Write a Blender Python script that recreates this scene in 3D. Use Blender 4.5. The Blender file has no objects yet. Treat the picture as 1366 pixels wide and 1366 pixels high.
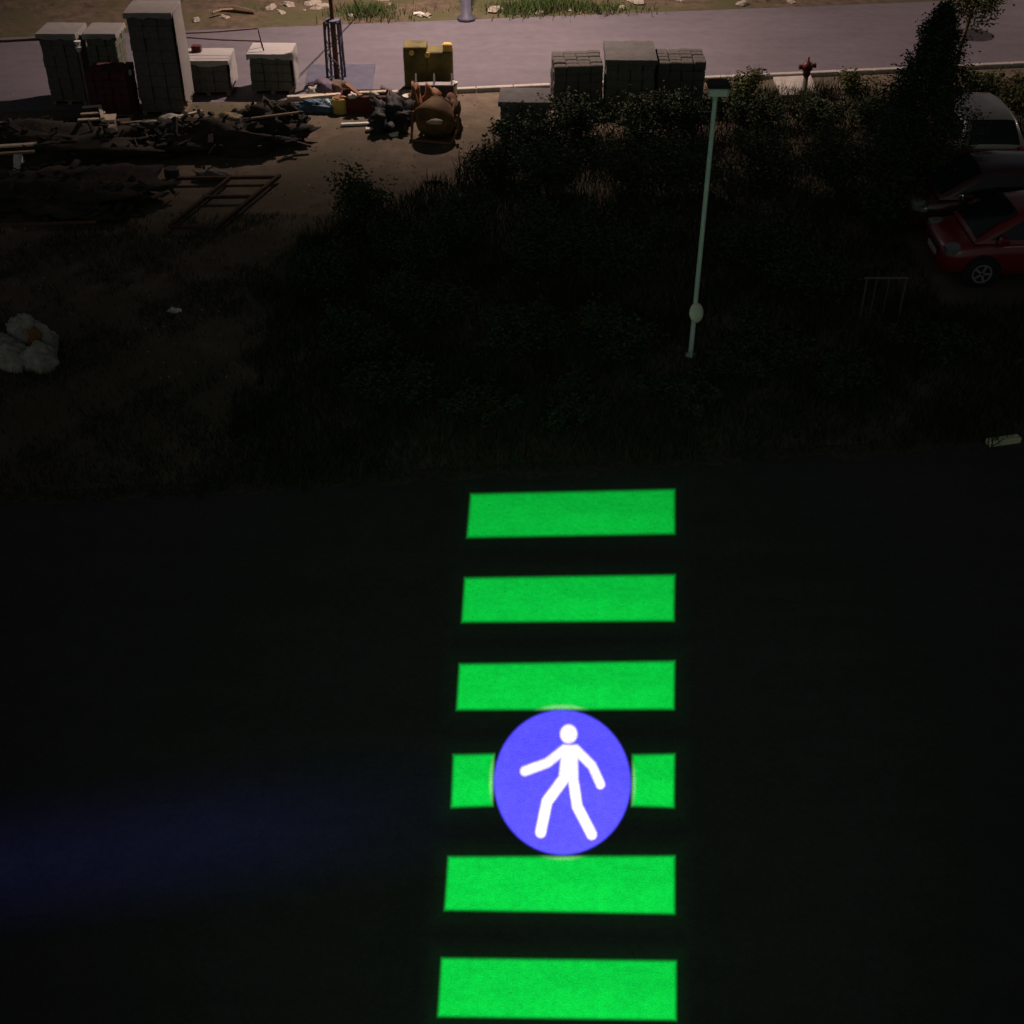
import bpy, bmesh, math, random
import numpy as np
from mathutils import Vector, Matrix

# ------------------------------------------------------------------ camera, sky, light
SC = bpy.context.scene
COL = SC.collection
R = math.radians
CAM_H, PITCH, FPX, HALF = 11.5, R(37.0), 1700.0, 683.0      # eye height, tilt below the horizon, focal length, half frame
cam_d = bpy.data.cameras.new('camera')
cam_d.sensor_width = 36.0
cam_d.lens = 36.0 * FPX / (2 * HALF)
cam_d.clip_end = 2000.0
cam = bpy.data.objects.new('camera', cam_d)
cam.location = (0, 0, CAM_H)
cam.rotation_euler = (math.pi / 2 - PITCH, 0, 0)
COL.objects.link(cam)
SC.camera = cam

SUN_EL, SUN_AZ = R(32), R(200)          # the weak moonlight comes from behind the camera
world = bpy.data.worlds.new('World')
SC.world = world
world.use_nodes = True
wn = world.node_tree
wn.nodes.clear()
w_out = wn.nodes.new('ShaderNodeOutputWorld')
w_bg = wn.nodes.new('ShaderNodeBackground')
w_sky = wn.nodes.new('ShaderNodeTexSky')
w_sky.sky_type = 'NISHITA'
w_sky.sun_disc = False
w_sky.sun_elevation = SUN_EL
w_sky.sun_rotation = SUN_AZ
w_hsv = wn.nodes.new('ShaderNodeHueSaturation')
w_hsv.inputs['Saturation'].default_value = 0.2
wn.links.new(w_sky.outputs[0], w_hsv.inputs['Color'])
wn.links.new(w_hsv.outputs[0], w_bg.inputs['Color'])
w_bg.inputs['Strength'].default_value = 0.0082
wn.links.new(w_bg.outputs[0], w_out.inputs[0])

sun_d = bpy.data.lights.new('moon', 'SUN')
sun_d.energy = 0.012
sun_d.angle = R(10)
sun_d.color = (1.0, 0.97, 0.9)
sun = bpy.data.objects.new('moon', sun_d)
sun.rotation_euler = (math.pi / 2 - SUN_EL, 0, R(20))
COL.objects.link(sun)

SC.view_settings.view_transform = 'Standard'
SC.view_settings.look = 'None'
SC.view_settings.gamma = 1.0
SC.view_settings.exposure = 0.0
SC.view_settings.use_curve_mapping = False
SC.cycles.max_bounces = 4
SC.cycles.diffuse_bounces = 2
SC.cycles.glossy_bounces = 2
STREET_LAMP_W = 11000.0
PROJECTOR_W = 140000.0

# ------------------------------------------------------------------ ground helpers
CP, SP = math.cos(PITCH), math.sin(PITCH)
def G(px, py, z=0.0):
    """point of the level z that lies under a spot of the surveyed photograph"""
    u, v = (px - HALF) / FPX, (HALF - py) / FPX
    d = Vector((u, CP + v * SP, -SP + v * CP))
    t = (z - CAM_H) / d.z
    return Vector((d.x * t, d.y * t, z))
def Z_at(py, y):
    """height of the thing standing y metres out whose top shows at row py"""
    v = (HALF - py) / FPX
    return CAM_H + y * (-SP + v * CP) / (CP + v * SP)
def X_at(px, y, z):
    return (px - HALF) / FPX * (y * CP + (CAM_H - z) * SP)

# ------------------------------------------------------------------ materials
MATS = {}
def mat(name, color, rough=0.8, var=0.25, scale=6.0, bump=0.0, metal=0.0, color2=None, mix_scale=1.2, spec=0.3, coat=0.0):
    if name in MATS:
        return MATS[name]
    m = bpy.data.materials.new(name)
    m.use_nodes = True
    nt = m.node_tree
    b = nt.nodes['Principled BSDF']
    b.inputs['Roughness'].default_value = rough
    b.inputs['Metallic'].default_value = metal
    b.inputs['Specular IOR Level'].default_value = spec
    b.inputs['Coat Weight'].default_value = coat
    tc = nt.nodes.new('ShaderNodeTexCoord')
    n = nt.nodes.new('ShaderNodeTexNoise')
    n.inputs['Scale'].default_value = scale
    n.inputs['Detail'].default_value = 6
    n.inputs['Roughness'].default_value = 0.65
    nt.links.new(tc.outputs['Object'], n.inputs['Vector'])
    ramp = nt.nodes.new('ShaderNodeValToRGB')
    ramp.color_ramp.elements[0].position = 0.3
    ramp.color_ramp.elements[1].position = 0.7
    c = Vector(color)
    ramp.color_ramp.elements[0].color = (*(c * (1 - var)), 1)
    ramp.color_ramp.elements[1].color = (*(c * (1 + var)), 1)
    nt.links.new(n.outputs['Fac'], ramp.inputs[0])
    last = ramp.outputs[0]
    if color2:
        n2 = nt.nodes.new('ShaderNodeTexNoise')
        n2.inputs['Scale'].default_value = mix_scale
        n2.inputs['Detail'].default_value = 5
        nt.links.new(tc.outputs['Object'], n2.inputs['Vector'])
        r2 = nt.nodes.new('ShaderNodeMapRange')
        r2.inputs[1].default_value = 0.45
        r2.inputs[2].default_value = 0.62
        nt.links.new(n2.outputs['Fac'], r2.inputs[0])
        mx = nt.nodes.new('ShaderNodeMix')
        mx.data_type = 'RGBA'
        nt.links.new(r2.outputs[0], mx.inputs['Factor'])
        nt.links.new(last, mx.inputs['A'])
        mx.inputs['B'].default_value = (*color2, 1)
        last = mx.outputs['Result']
    nt.links.new(last, b.inputs['Base Color'])
    if bump:
        bp = nt.nodes.new('ShaderNodeBump')
        bp.inputs['Strength'].default_value = bump
        bp.inputs['Distance'].default_value = 0.03
        nt.links.new(n.outputs['Fac'], bp.inputs['Height'])
        nt.links.new(bp.outputs[0], b.inputs['Normal'])
    MATS[name] = m
    return m

def asphalt(name, color, fleck, scale, bump):
    m = bpy.data.materials.new(name)
    m.use_nodes = True
    nt = m.node_tree
    b = nt.nodes['Principled BSDF']
    b.inputs['Roughness'].default_value = 0.85
    b.inputs['Specular IOR Level'].default_value = 0.2
    tc = nt.nodes.new('ShaderNodeTexCoord')
    big = nt.nodes.new('ShaderNodeTexNoise'); big.inputs['Scale'].default_value = 0.35; big.inputs['Detail'].default_value = 8
    mid = nt.nodes.new('ShaderNodeTexNoise'); mid.inputs['Scale'].default_value = 3.0; mid.inputs['Detail'].default_value = 6
    fine = nt.nodes.new('ShaderNodeTexNoise'); fine.inputs['Scale'].default_value = scale; fine.inputs['Detail'].default_value = 3
    stretch = nt.nodes.new('ShaderNodeMapping'); stretch.inputs['Scale'].default_value = (0.25, 1.6, 1)
    streak = nt.nodes.new('ShaderNodeTexNoise'); streak.inputs['Scale'].default_value = 1.1; streak.inputs['Detail'].default_value = 5
    nt.links.new(tc.outputs['Object'], stretch.inputs[0]); nt.links.new(stretch.outputs[0], streak.inputs['Vector'])
    for n in (big, mid, fine):
        nt.links.new(tc.outputs['Object'], n.inputs['Vector'])
    def madd(a, k, c):
        q = nt.nodes.new('ShaderNodeMath'); q.operation = 'MULTIPLY_ADD'
        nt.links.new(a, q.inputs[0]); q.inputs[1].default_value = k
        if isinstance(c, (int, float)): q.inputs[2].default_value = c
        else: nt.links.new(c, q.inputs[2])
        return q.outputs[0]
    s = madd(big.outputs['Fac'], 0.35, 0.0)
    s = madd(mid.outputs['Fac'], 0.40, s)
    s = madd(fine.outputs['Fac'], fleck, s)
    s = madd(streak.outputs['Fac'], 0.35, s)
    pat = nt.nodes.new('ShaderNodeTexNoise'); pat.inputs['Scale'].default_value = 13.0; pat.inputs['Detail'].default_value = 2
    nt.links.new(tc.outputs['Object'], pat.inputs['Vector'])
    s = madd(pat.outputs['Fac'], 0.5 if fleck > 0.3 else 0.1, s)
    s = madd(s, 1.0, -0.5 * (0.5 if fleck > 0.3 else 0.1))
    s = madd(s, 1.0, 1.0 - (0.35 + 0.40 + fleck + 0.35) / 2)
    sc = nt.nodes.new('ShaderNodeVectorMath'); sc.operation = 'SCALE'
    sc.inputs[0].default_value = color
    nt.links.new(s, sc.inputs['Scale'])
    nt.links.new(sc.outputs[0], b.inputs['Base Color'])
    bp = nt.nodes.new('ShaderNodeBump'); bp.inputs['Strength'].default_value = bump; bp.inputs['Distance'].default_value = 0.01
    nt.links.new(fine.outputs['Fac'], bp.inputs['Height']); nt.links.new(bp.outputs[0], b.inputs['Normal'])
    MATS[name] = m
    return m

def leafmat(name, c1, c2):
    m = mat(name, c1, 0.7, 0.3, 2.5, 0.0, 0.0, c2, 0.9, 0.2)
    return m

M_soil = mat('packed_soil', (0.112, 0.086, 0.057), 0.95, 0.35, 2.2, 0.6, color2=(0.075, 0.065, 0.038), mix_scale=0.35)
M_verge = mat('rubbly_verge', (0.088, 0.064, 0.041), 0.95, 0.5, 3.0, 0.9, color2=(0.062, 0.062, 0.026), mix_scale=0.5)
M_dirt = mat('dark_dirt', (0.062, 0.054, 0.040), 0.95, 0.5, 9.0, 0.6)
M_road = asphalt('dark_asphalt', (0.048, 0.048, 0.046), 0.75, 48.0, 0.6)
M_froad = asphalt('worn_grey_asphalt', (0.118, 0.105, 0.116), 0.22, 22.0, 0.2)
M_conc = mat('concrete', (0.36, 0.33, 0.29), 0.9, 0.2, 5, 0.3)
M_block = mat('grey_block', (0.105, 0.097, 0.088), 0.9, 0.25, 8, 0.3)
M_block_g = mat('greenish_block', (0.10, 0.105, 0.08), 0.9, 0.25, 8, 0.3)
M_block_r = mat('rough_grey_block', (0.10, 0.092, 0.082), 0.95, 0.45, 5, 0.8, color2=(0.075, 0.075, 0.058), mix_scale=2.0)
M_brick = mat('red_brick', (0.085, 0.028, 0.024), 0.9, 0.3, 8, 0.3)
M_wrap = mat('white_wrap', (0.36, 0.345, 0.32), 0.5, 0.08, 4, 0.25, spec=0.4)
M_wrap_g = mat('grey_wrap', (0.092, 0.089, 0.08), 0.7, 0.3, 4, 0.6)
M_wrap_t = mat('pale_grey_wrap', (0.24, 0.23, 0.21), 0.6, 0.1, 4, 0.25)
M_wood = mat('weathered_wood', (0.22, 0.16, 0.10), 0.85, 0.3, 9, 0.3)
M_palewood = mat('pale_wood', (0.50, 0.41, 0.30), 0.8, 0.15, 9, 0.3)
M_steel = mat('dark_steel', (0.05, 0.045, 0.045), 0.6, 0.3, 10, 0.1, 0.4)
M_rust = mat('rusty_steel', (0.12, 0.06, 0.035), 0.85, 0.35, 10, 0.2)
M_galv = mat('pale_painted_steel', (0.62, 0.66, 0.62), 0.45, 0.08, 5, 0.0, 0.0)
M_plate = mat('blue_grey_steel', (0.085, 0.085, 0.115), 0.6, 0.2, 3, 0.1, 0.2)
M_olive = mat('olive_paint', (0.15, 0.125, 0.035), 0.8, 0.35, 4, 0.2, color2=(0.07, 0.055, 0.02), mix_scale=2.0)
M_yellow = mat('faded_yellow_paint', (0.16, 0.10, 0.032), 0.8, 0.4, 6, 0.3, color2=(0.085, 0.04, 0.02), mix_scale=3.0)
M_bright_y = mat('yellow_plastic', (0.62, 0.44, 0.10), 0.5, 0.1, 5)
M_orange = mat('orange_rust', (0.20, 0.095, 0.04), 0.7, 0.2, 5)
M_white = mat('white_plastic', (0.66, 0.64, 0.58), 0.5, 0.08, 5)
M_sack = mat('dirty_white_sack', (0.40, 0.38, 0.32), 0.85, 0.4, 7, 0.6)
M_tarp = mat('black_tarpaulin', (0.022, 0.022, 0.022), 0.7, 0.3, 3, 0.5)
M_blue = mat('blue_tarpaulin', (0.05, 0.10, 0.14), 0.6, 0.25, 4, 0.4)
M_red = mat('dark_red_paint', (0.095, 0.014, 0.012), 0.5, 0.2, 5)
M_black = mat('black_rubber', (0.015, 0.015, 0.015), 0.8, 0.2, 6)
M_glass = mat('car_glass', (0.012, 0.014, 0.016), 0.08, 0.1, 2, spec=0.5)
M_rim = mat('alloy_rim', (0.55, 0.56, 0.56), 0.35, 0.08, 6, 0.0, 0.7)
M_lens = mat('clear_lens', (0.16, 0.16, 0.155), 0.15, 0.1, 8)
M_redlens = mat('red_lens', (0.35, 0.02, 0.015), 0.2, 0.1, 8)
M_carred = mat('red_car_paint', (0.19, 0.012, 0.012), 0.3, 0.06, 2, spec=0.5, coat=0.6)
M_cardark = mat('dark_maroon_car_paint', (0.05, 0.012, 0.012), 0.25, 0.06, 2, spec=0.5, coat=0.7)
M_carroof = mat('silver_car_paint', (0.40, 0.38, 0.36), 0.35, 0.05, 2, 0.0, 0.2, coat=0.5)  # roof only: the street lamp's light on it is put into this paler colour
M_carbr = mat('reddish_brown_car_paint', (0.20, 0.085, 0.06), 0.4, 0.1, 2, coat=0.5)
M_bark = mat('bark', (0.13, 0.09, 0.06), 0.9, 0.3, 8, 0.4)
M_leaf = leafmat('shrub_leaf', (0.036, 0.056, 0.022), (0.046, 0.048, 0.022))
M_leaf_d = leafmat('conifer_needle', (0.040, 0.064, 0.028), (0.030, 0.05, 0.022))
M_leaf_y = leafmat('olive_leaf', (0.075, 0.085, 0.025), (0.06, 0.06, 0.02))
M_grass = leafmat('weed_blade', (0.030, 0.042, 0.017), (0.038, 0.038, 0.018))
M_grass_b = leafmat('lush_grass', (0.055, 0.095, 0.025), (0.075, 0.09, 0.032))
M_stone = mat('pale_stone', (0.26, 0.225, 0.18), 0.9, 0.25, 6, 0.3)

# ------------------------------------------------------------------ mesh builder
class MB:
    def __init__(self):
        self.v, self.f = [], []
    def add(self, verts, faces):
        n = len(self.v)
        self.v += [tuple(p) for p in verts]
        self.f += [tuple(i + n for i in f) for f in faces]
        return self
    def box(self, x0, x1, y0, y1, z0, z1, m=None):
        vs = [Vector((x, y, z)) for z in (z0, z1) for y in (y0, y1) for x in (x0, x1)]
        if m is not None:
            vs = [m @ p for p in vs]
        return self.add(vs, [(0, 2, 3, 1), (4, 5, 7, 6), (0, 1, 5, 4), (2, 6, 7, 3), (0, 4, 6, 2), (1, 3, 7, 5)])
    def cbox(self, x0, x1, y0, y1, z0, z1, c):
        """box with chamfered upright and top edges"""
        def ring(i, z):
            a, b, d, e = x0 + i, x1 - i, y0 + i, y1 - i
            k = c
            return [(a + k, d, z), (b - k, d, z), (b, d + k, z), (b, e - k, z), (b - k, e, z), (a + k, e, z), (a, e - k, z), (a, d + k, z)]
        rings = [ring(0, z0), ring(0, z1 - c), ring(c, z1)]
        vs = sum(rings, [])
        fs = [tuple(reversed(range(8))), tuple(range(16, 24))]
        for r in range(2):
            for i in range(8):
                j = (i + 1) % 8
                fs.append((r * 8 + i, r * 8 + j, r * 8 + 8 + j, r * 8 + 8 + i))
        return self.add(vs, fs)
    def tube(self, pts, rad, seg=8):
        pts = [Vector(p) for p in pts]
        rads = rad if isinstance(rad, (list, tuple)) else [rad] * len(pts)
        vs, fs = [], []
        for i, p in enumerate(pts):
            d = (pts[min(i + 1, len(pts) - 1)] - pts[max(i - 1, 0)]).normalized()
            a = d.cross(Vector((0, 0, 1)))
            if a.length < 1e-3:
                a = Vector((1, 0, 0))
            a.normalize()
            b = a.cross(d)
            for k in range(seg):
                t = 2 * math.pi * k / seg
                vs.append(p + (a * math.cos(t) + b * math.sin(t)) * rads[i])
        for i in range(len(pts) - 1):
            for k in range(seg):
                l = (k + 1) % seg
                fs.append((i * seg + k, i * seg + l, i * seg + seg + l, i * seg + seg + k))
        fs.append(tuple(reversed(range(seg))))
        fs.append(tuple(range((len(pts) - 1) * seg, len(pts) * seg)))
        return self.add(vs, fs)
    def lathe(self, prof, seg=16, m=None):
        """prof: list of (radius, height) about z"""
        vs, fs = [], []
        for r, z in prof:
            for k in range(seg):
                t = 2 * math.pi * k / seg
                vs.append(Vector((r * math.cos(t), r * math.sin(t), z)))
        for i in range(len(prof) - 1):
            for k in range(seg):
                l = (k + 1) % seg
                fs.append((i * seg + k, i * seg + l, i * seg + seg + l, i * seg + seg + k))
        fs.append(tuple(reversed(range(seg))))
        fs.append(tuple(range((len(prof) - 1) * seg, len(prof) * seg)))
        if m is not None:
            vs = [m @ p for p in vs]
        return self.add(vs, fs)
    def build(self, name, material, parent=None, smooth=False):
        me = bpy.data.meshes.new(name)
        me.from_pydata(self.v, [], self.f)
        me.materials.append(material)
        if smooth:
            me.shade_smooth()
        o = bpy.data.objects.new(name, me)
        COL.objects.link(o)
        if parent:
            o.parent = parent
        return o

def tag(o, label, cat, group=None):
    o['label'] = label
    o['category'] = cat
    if group:
        o['group'] = group
    return o
def struct(o, kind='structure'):
    o['kind'] = kind
    return o
def thing(name, label, cat, loc=(0, 0, 0), rz=0.0, group=None):
    o = bpy.data.objects.new(name, None)
    o.empty_display_size = 0.2
    COL.objects.link(o)
    o.location = loc
    o.rotation_euler = (0, 0, rz)
    return tag(o, label, cat, group)

def quads_mesh(name, verts, material, parent=None, n=4):
    """verts: (count, n, 3) loose polygons of n corners"""
    cnt = verts.shape[0]
    me = bpy.data.meshes.new(name)
    me.vertices.add(cnt * n)
    me.vertices.foreach_set('co', np.ascontiguousarray(verts, dtype=np.float32).ravel())
    me.loops.add(cnt * n)
    me.loops.foreach_set('vertex_index', np.arange(cnt * n, dtype=np.int32))
    me.polygons.add(cnt)
    me.polygons.foreach_set('loop_start', np.arange(0, cnt * n, n, dtype=np.int32))
    me.update(calc_edges=True)
    me.materials.append(material)
    o = bpy.data.objects.new(name, me)
    COL.objects.link(o)
    if parent:
        o.parent = parent
    return o

def leaf_quads(rng, centres, size, droop=0.3):
    n = len(centres)
    a = rng.normal(size=(n, 3)); a /= np.linalg.norm(a, axis=1)[:, None]
    a[:, 2] *= 0.7
    b = np.cross(a, rng.normal(size=(n, 3))); b /= np.linalg.norm(b, axis=1)[:, None] + 1e-9
    s = size * rng.uniform(0.6, 1.4, size=(n, 1))
    q = np.stack([centres - a * s, centres + b * s * 0.45, centres + a * s, centres - b * s * 0.45], axis=1)
    return q

def blades(rng, xy, h, w, z0=0.0, lean=0.35):
    n = len(xy)
    hh = h * rng.uniform(0.5, 1.3, size=n)
    th = rng.uniform(0, 2 * np.pi, n)
    dx, dy = np.cos(th), np.sin(th)
    l = hh * lean * rng.normal(size=n)
    l2 = hh * lean * rng.normal(size=n)
    base = np.stack([xy[:, 0], xy[:, 1], np.full(n, z0)], 1)
    off = np.stack([dx * w, dy * w, np.zeros(n)], 1)
    tip = base + np.stack([l, l2, hh], 1)
    return np.stack([base - off, base + off, tip], 1)

def noise2(x, y, seed=0.0):
    return (np.sin(x * 1.3 + seed) * np.cos(y * 1.7 - seed * 2) + 0.6 * np.sin(x * 2.9 - y * 2.3 + seed * 3)
            + 0.4 * np.sin(x * 5.3 + y * 4.1 + seed)) / 2.0

def blob(sx, sy, sz, seed, rough=0.18, sub=3, flat=True):
    bm = bmesh.new()
    bmesh.ops.create_icosphere(bm, subdivisions=sub, radius=1.0)
    rnd = random.Random(seed)
    ph = [rnd.uniform(0, 6) for _ in range(6)]
    for v in bm.verts:
        p = v.co.copy()
        k = 1 + rough * (math.sin(p.x * 4 + ph[0]) * math.sin(p.y * 5 + ph[1]) + 0.7 * math.sin(p.z * 6 + p.x * 5 + ph[2]) + 0.5 * math.sin(p.y * 11 + ph[3] + p.z * 7))
        if sub >= 4:
            k *= 1 + rough * 0.45 * (math.sin(p.x * 17 + ph[4]) * math.sin(p.y * 19 + ph[5]) + math.sin(p.z * 23 + p.x * 13)) + rnd.uniform(-.5, .5) * rough * 0.35
        v.co = Vector((p.x * sx * k, p.y * sy * k, p.z * sz * k))
        if flat:
            v.co.z = max(v.co.z, -sz * 0.55) + sz * 0.55
    m = MB()
    m.v = [tuple(v.co) for v in bm.verts]
    bm.verts.index_update()
    m.f = [tuple(v.index for v in f.verts) for f in bm.faces]
    bm.free()
    return m

# ------------------------------------------------------------------ the setting
struct(MB().add([(-300, -60, 0), (300, -60, 0), (300, 500, 0), (-300, 500, 0)], [(0, 1, 2, 3)]).build('ground', M_soil))

def line_pt(a, b, t):
    return a + (b - a) * t
near_a, near_b = G(610, 122), G(1150, 97)
far_a, far_b = G(243, 41), G(960, 13)
def extend(a, b, x):
    return a + (b - a) * ((x - a.x) / (b.x - a.x))
def strip(a0, a1, b0, b1, z):
    return MB().add([(p.x, p.y, z) for p in (a0, a1, b1, b0)], [(0, 1, 2, 3)])
XL, XR = -90.0, 110.0
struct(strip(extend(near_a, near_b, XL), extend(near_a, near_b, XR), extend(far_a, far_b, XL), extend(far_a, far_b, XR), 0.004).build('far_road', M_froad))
# the ground beyond the far road: rough earth bank
def verge():
    m = MB()
    nx, ny = 160, 24
    for j in range(ny + 1):
        for i in range(nx + 1):
            x = XL + (XR - XL) * i / nx
            p = extend(far_a, far_b, x)
            d = 60.0 * (j / ny) ** 2
            z = 0.008 if j == 0 else 0.02 + min(d * 0.04, 0.5) + 0.07 * float(noise2(np.array(x), np.array(d * 1.9), 1.0)) * min(1, d)
            m.v.append((p.x, p.y + d, max(z, 0.008)))
    for j in range(ny):
        for i in range(nx):
            a = j * (nx + 1) + i
            m.f.append((a, a + 1, a + nx + 2, a + nx + 1))
    return m
struct(verge().build('roadside_bank', M_verge, smooth=True))

e_a, e_b = G(400, 648), G(1268, 597)
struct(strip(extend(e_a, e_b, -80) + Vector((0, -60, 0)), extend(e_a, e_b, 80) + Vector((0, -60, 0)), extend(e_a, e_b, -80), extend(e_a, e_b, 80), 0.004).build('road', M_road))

rj = random.Random(11)
m = MB(); nseg = 420
for i in range(nseg + 1):
    xx = -17.0 + 36.0 * i / nseg
    q = extend(e_a, e_b, xx)
    k = 0.10 + 0.09 * math.sin(xx * 1.9) * math.sin(xx * 0.7 + 1) + 0.06 * math.sin(xx * 6.1) + rj.uniform(-.035, .035)
    m.v += [(q.x, q.y + 0.25, 0.010), (q.x, q.y - max(k, -0.05), 0.0065)]
for i in range(nseg):
    m.f.append((2 * i, 2 * i + 1, 2 * i + 3, 2 * i + 2))
struct(m.build('dirt_edge', M_dirt))

# kerb between yard and far road, stone by stone where it shows
kd = (near_b - near_a).normalized()
kerb = struct(strip(extend(near_a, near_b, -5.9), extend(near_a, near_b, 60), extend(near_a, near_b, -5.9) + Vector((0.02, 0.1, 0)), extend(near_a, near_b, 60) + Vector((0.02, 0.1, 0)), 0.012).build('kerb', M_conc))
kang = math.atan2(kd.y, kd.x)
km = None
for i in range(28):
    s = -4.0 + i
    p = near_a + kd * s
    if km is None:
        o = MB().cbox(-0.49, 0.49, -0.16, 0.0, 0, 0.12, 0.015).build('kerb_stone', M_conc, kerb)
        km = o.data
    else:
        o = bpy.data.objects.new('kerb_stone', km)
        COL.objects.link(o)
        o.parent = kerb
    o.location = (p.x, p.y, 0)
    o.rotation_euler = (0, 0, kang)

# concrete pad under the hydrant
pad = [G(1030, 103), G(1080, 101), G(1093, 128), G(1042, 130)]
m = MB()
m.add([(p.x, p.y, z) for z in (0.0, 0.06) for p in pad], [(4, 7, 6, 5), (0, 1, 5, 4), (1, 2, 6, 5), (2, 3, 7, 6), (3, 0, 4, 7)])
tag(m.build('concrete_pad', M_conc), 'pale concrete pad in front of the red hydrant at the kerb', 'slab')

# drain cover in the far road
p = G(1297, 47)
mc = MB().lathe([(0.62, 0.005), (0.62, 0.016), (0.55, 0.016), (0.55, 0.012)], 24)
for k in range(-3, 4):
    h = math.sqrt(max(0.0, 0.5 ** 2 - (k * 0.14) ** 2))
    mc.box(-h, h, k * 0.14 - 0.03, k * 0.14 + 0.03, 0.0125, 0.018)
o = mc.build('manhole_cover', M_steel); o.location = (p.x, p.y, 0)
tag(o, 'dark round manhole cover in the far road beyond the conifer', 'manhole cover')

# ------------------------------------------------------------------ projected crosswalk
L_POS = Vector((0.0, 0.35, 9.5))
AIM = G(752, 985)
pf = (AIM - L_POS).normalized()
pr = pf.cross(Vector((0, 0, 1))).normalized()
pu = pr.cross(pf)
SLIDE = 1000.0
def slide(px, py):
    d = G(px, py) - L_POS
    return Vector((d.dot(pr) / d.dot(pf) * SLIDE, d.dot(pu) / d.dot(pf) * SLIDE))
BARS = [
    ((628, 659), (900, 653), (900, 712), (623, 717)),
    ((620, 771), (900, 767), (899, 828), (616, 830)),
    ((613, 886), (900, 882), (899, 946), (609, 947)),
    ((605, 1007), (659, 1006), (657, 1075), (602, 1077)),
    ((844, 1007), (900, 1006), (899, 1077), (843, 1075)),
    ((598, 1143), (900, 1142), (900, 1219), (593, 1214)),
    ((589, 1278), (902, 1282), (902, 1361), (584, 1356)),
]
BAR_LABELS = [
    'long green light bar projected on asphalt closest to the weeds at the road edge',
    'long green light bar on asphalt, second from the weedy road edge',
    'long green light bar on asphalt touching the head side of the blue disc',
    'short green light block beside the outstretched arm of the white walking figure',
    'short green light block beside the hanging arm of the white walking figure',
    'long green light bar on asphalt touching the foot side of the blue disc',
    'long green light bar on asphalt farthest from the weeds, beyond the figure\'s feet',
]
CIRC = (750.0, 1043.5, 91.0, 96.5)
def zz(x, y):
    return (560 + x / 3.595, 860 + y / 3.595)
HEAD = (zz(714, 428), 43 / 3.595)
TORSO = [zz(684, 480), zz(757, 480), zz(758, 560), zz(760, 655), zz(664, 655), zz(668, 560)]
LIMBS = [  # name, points, width
    ('arm', [zz(694, 502), zz(612, 566), zz(503, 606)], 44 / 3.595),
    ('arm', [zz(748, 502), zz(826, 580), zz(866, 668)], 44 / 3.595),
    ('leg', [zz(692, 640), zz(610, 752), zz(580, 898)], 52 / 3.595),
    ('leg', [zz(735, 640), zz(755, 775), zz(824, 908)], 50 / 3.595),
]
for q, lab in zip(BARS, BAR_LABELS):
    c = [G(*p) for p in q]
    ctr = sum(c, Vector()) / 4
    o = MB().add([tuple(p - ctr) for p in c], [(0, 3, 2, 1)]).build('crosswalk_bar', M_road)
    o.location = (ctr.x, ctr.y, 0.008)
    tag(o, lab, 'crosswalk stripe', 'projected green crosswalk bars')
cc = G(CIRC[0], CIRC[1])
sym = thing('pedestrian_symbol', 'blue light disc with white walking figure in the middle of the green crosswalk', 'symbol', (cc.x, cc.y, 0.008))
def sheet(name, pts, z, parent, origin):
    return MB().add([(p.x - origin.x, p.y - origin.y, z) for p in pts], [tuple(range(len(pts)))]).build(name, M_road, parent)
o = sheet('disc', [G(CIRC[0] + CIRC[2] * math.cos(t * math.pi / 32), CIRC[1] - CIRC[3] * math.sin(t * math.pi / 32)) for t in range(64)], 0, sym, cc)
o = sheet('head', [G(HEAD[0][0] + HEAD[1] * math.cos(t * math.pi / 12), HEAD[0][1] - HEAD[1] * math.sin(t * math.pi / 12)) for t in range(24)], 0.0040, sym, cc)
sheet('torso', [G(*p) for p in reversed(TORSO)], 0.0044, sym, cc)
def stroke(pts, w):
    """outline of a bent round-ended stroke"""
    P = [Vector(p) for p in pts]
    d0 = (P[1] - P[0]).normalized(); d1 = (P[2] - P[1]).normalized()
    n0 = Vector((d0.y, -d0.x)); n1 = Vector((d1.y, -d1.x)); nm = (n0 + n1).normalized()
    r = w / 2
    out = [P[0] + n0 * r, P[1] + nm * r]
    a1 = math.atan2(n1.y, n1.x)
    for k in range(9):
        t = a1 + math.pi * k / 8
        c = Vector((math.cos(t), math.sin(t)))
        out.append(P[2] + c * r)
    mid = P[2] + d1 * r
    if (out[6] - mid).length > r:
        out[2:] = [P[2] + Vector((math.cos(a1 - math.pi * k / 8), math.sin(a1 - math.pi * k / 8))) * r for k in range(9)]
    out += [P[1] - nm * r, P[0] - n0 * r]
    return out
for i, (nm, pts, w) in enumerate(LIMBS):
    o = sheet(nm, [G(p.x, p.y) for p in stroke(pts, w)], 0.0048 + 0.0004 * i, sym, cc)

# the projector mast the picture comes from, behind the viewer's feet
mast = thing('projector_mast', 'grey steel mast carrying the crosswalk projector above the road', 'mast', (0.0, -0.6, 0.0))
MB().lathe([(0.22, 0), (0.22, 0.03), (0.11, 0.05), (0.10, 3.0), (0.08, 9.9)], 16).build('pole', M_galv, mast, True)
MB().tube([(0, 0, 9.75), (0, 0.55, 9.75)], 0.04).build('arm', M_galv, mast)
rot = (pf.to_track_quat('Y', 'Z')).to_matrix().to_4x4()
hm = Matrix.Translation((0, 0.95, 9.5)) @ rot
MB().box(-0.16, 0.16, -0.50, -0.09, -0.11, 0.13, hm).build('projector_housing', M_steel, mast)
MB().lathe([(0.075, 0.0), (0.075, 0.08), (0.06, 0.08), (0.06, 0.02)], 20, hm @ Matrix.Translation((0, -0.11, 0)) @ Matrix.Rotation(-math.pi / 2, 4, 'X')).build('lens_barrel', M_black, mast)
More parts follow.
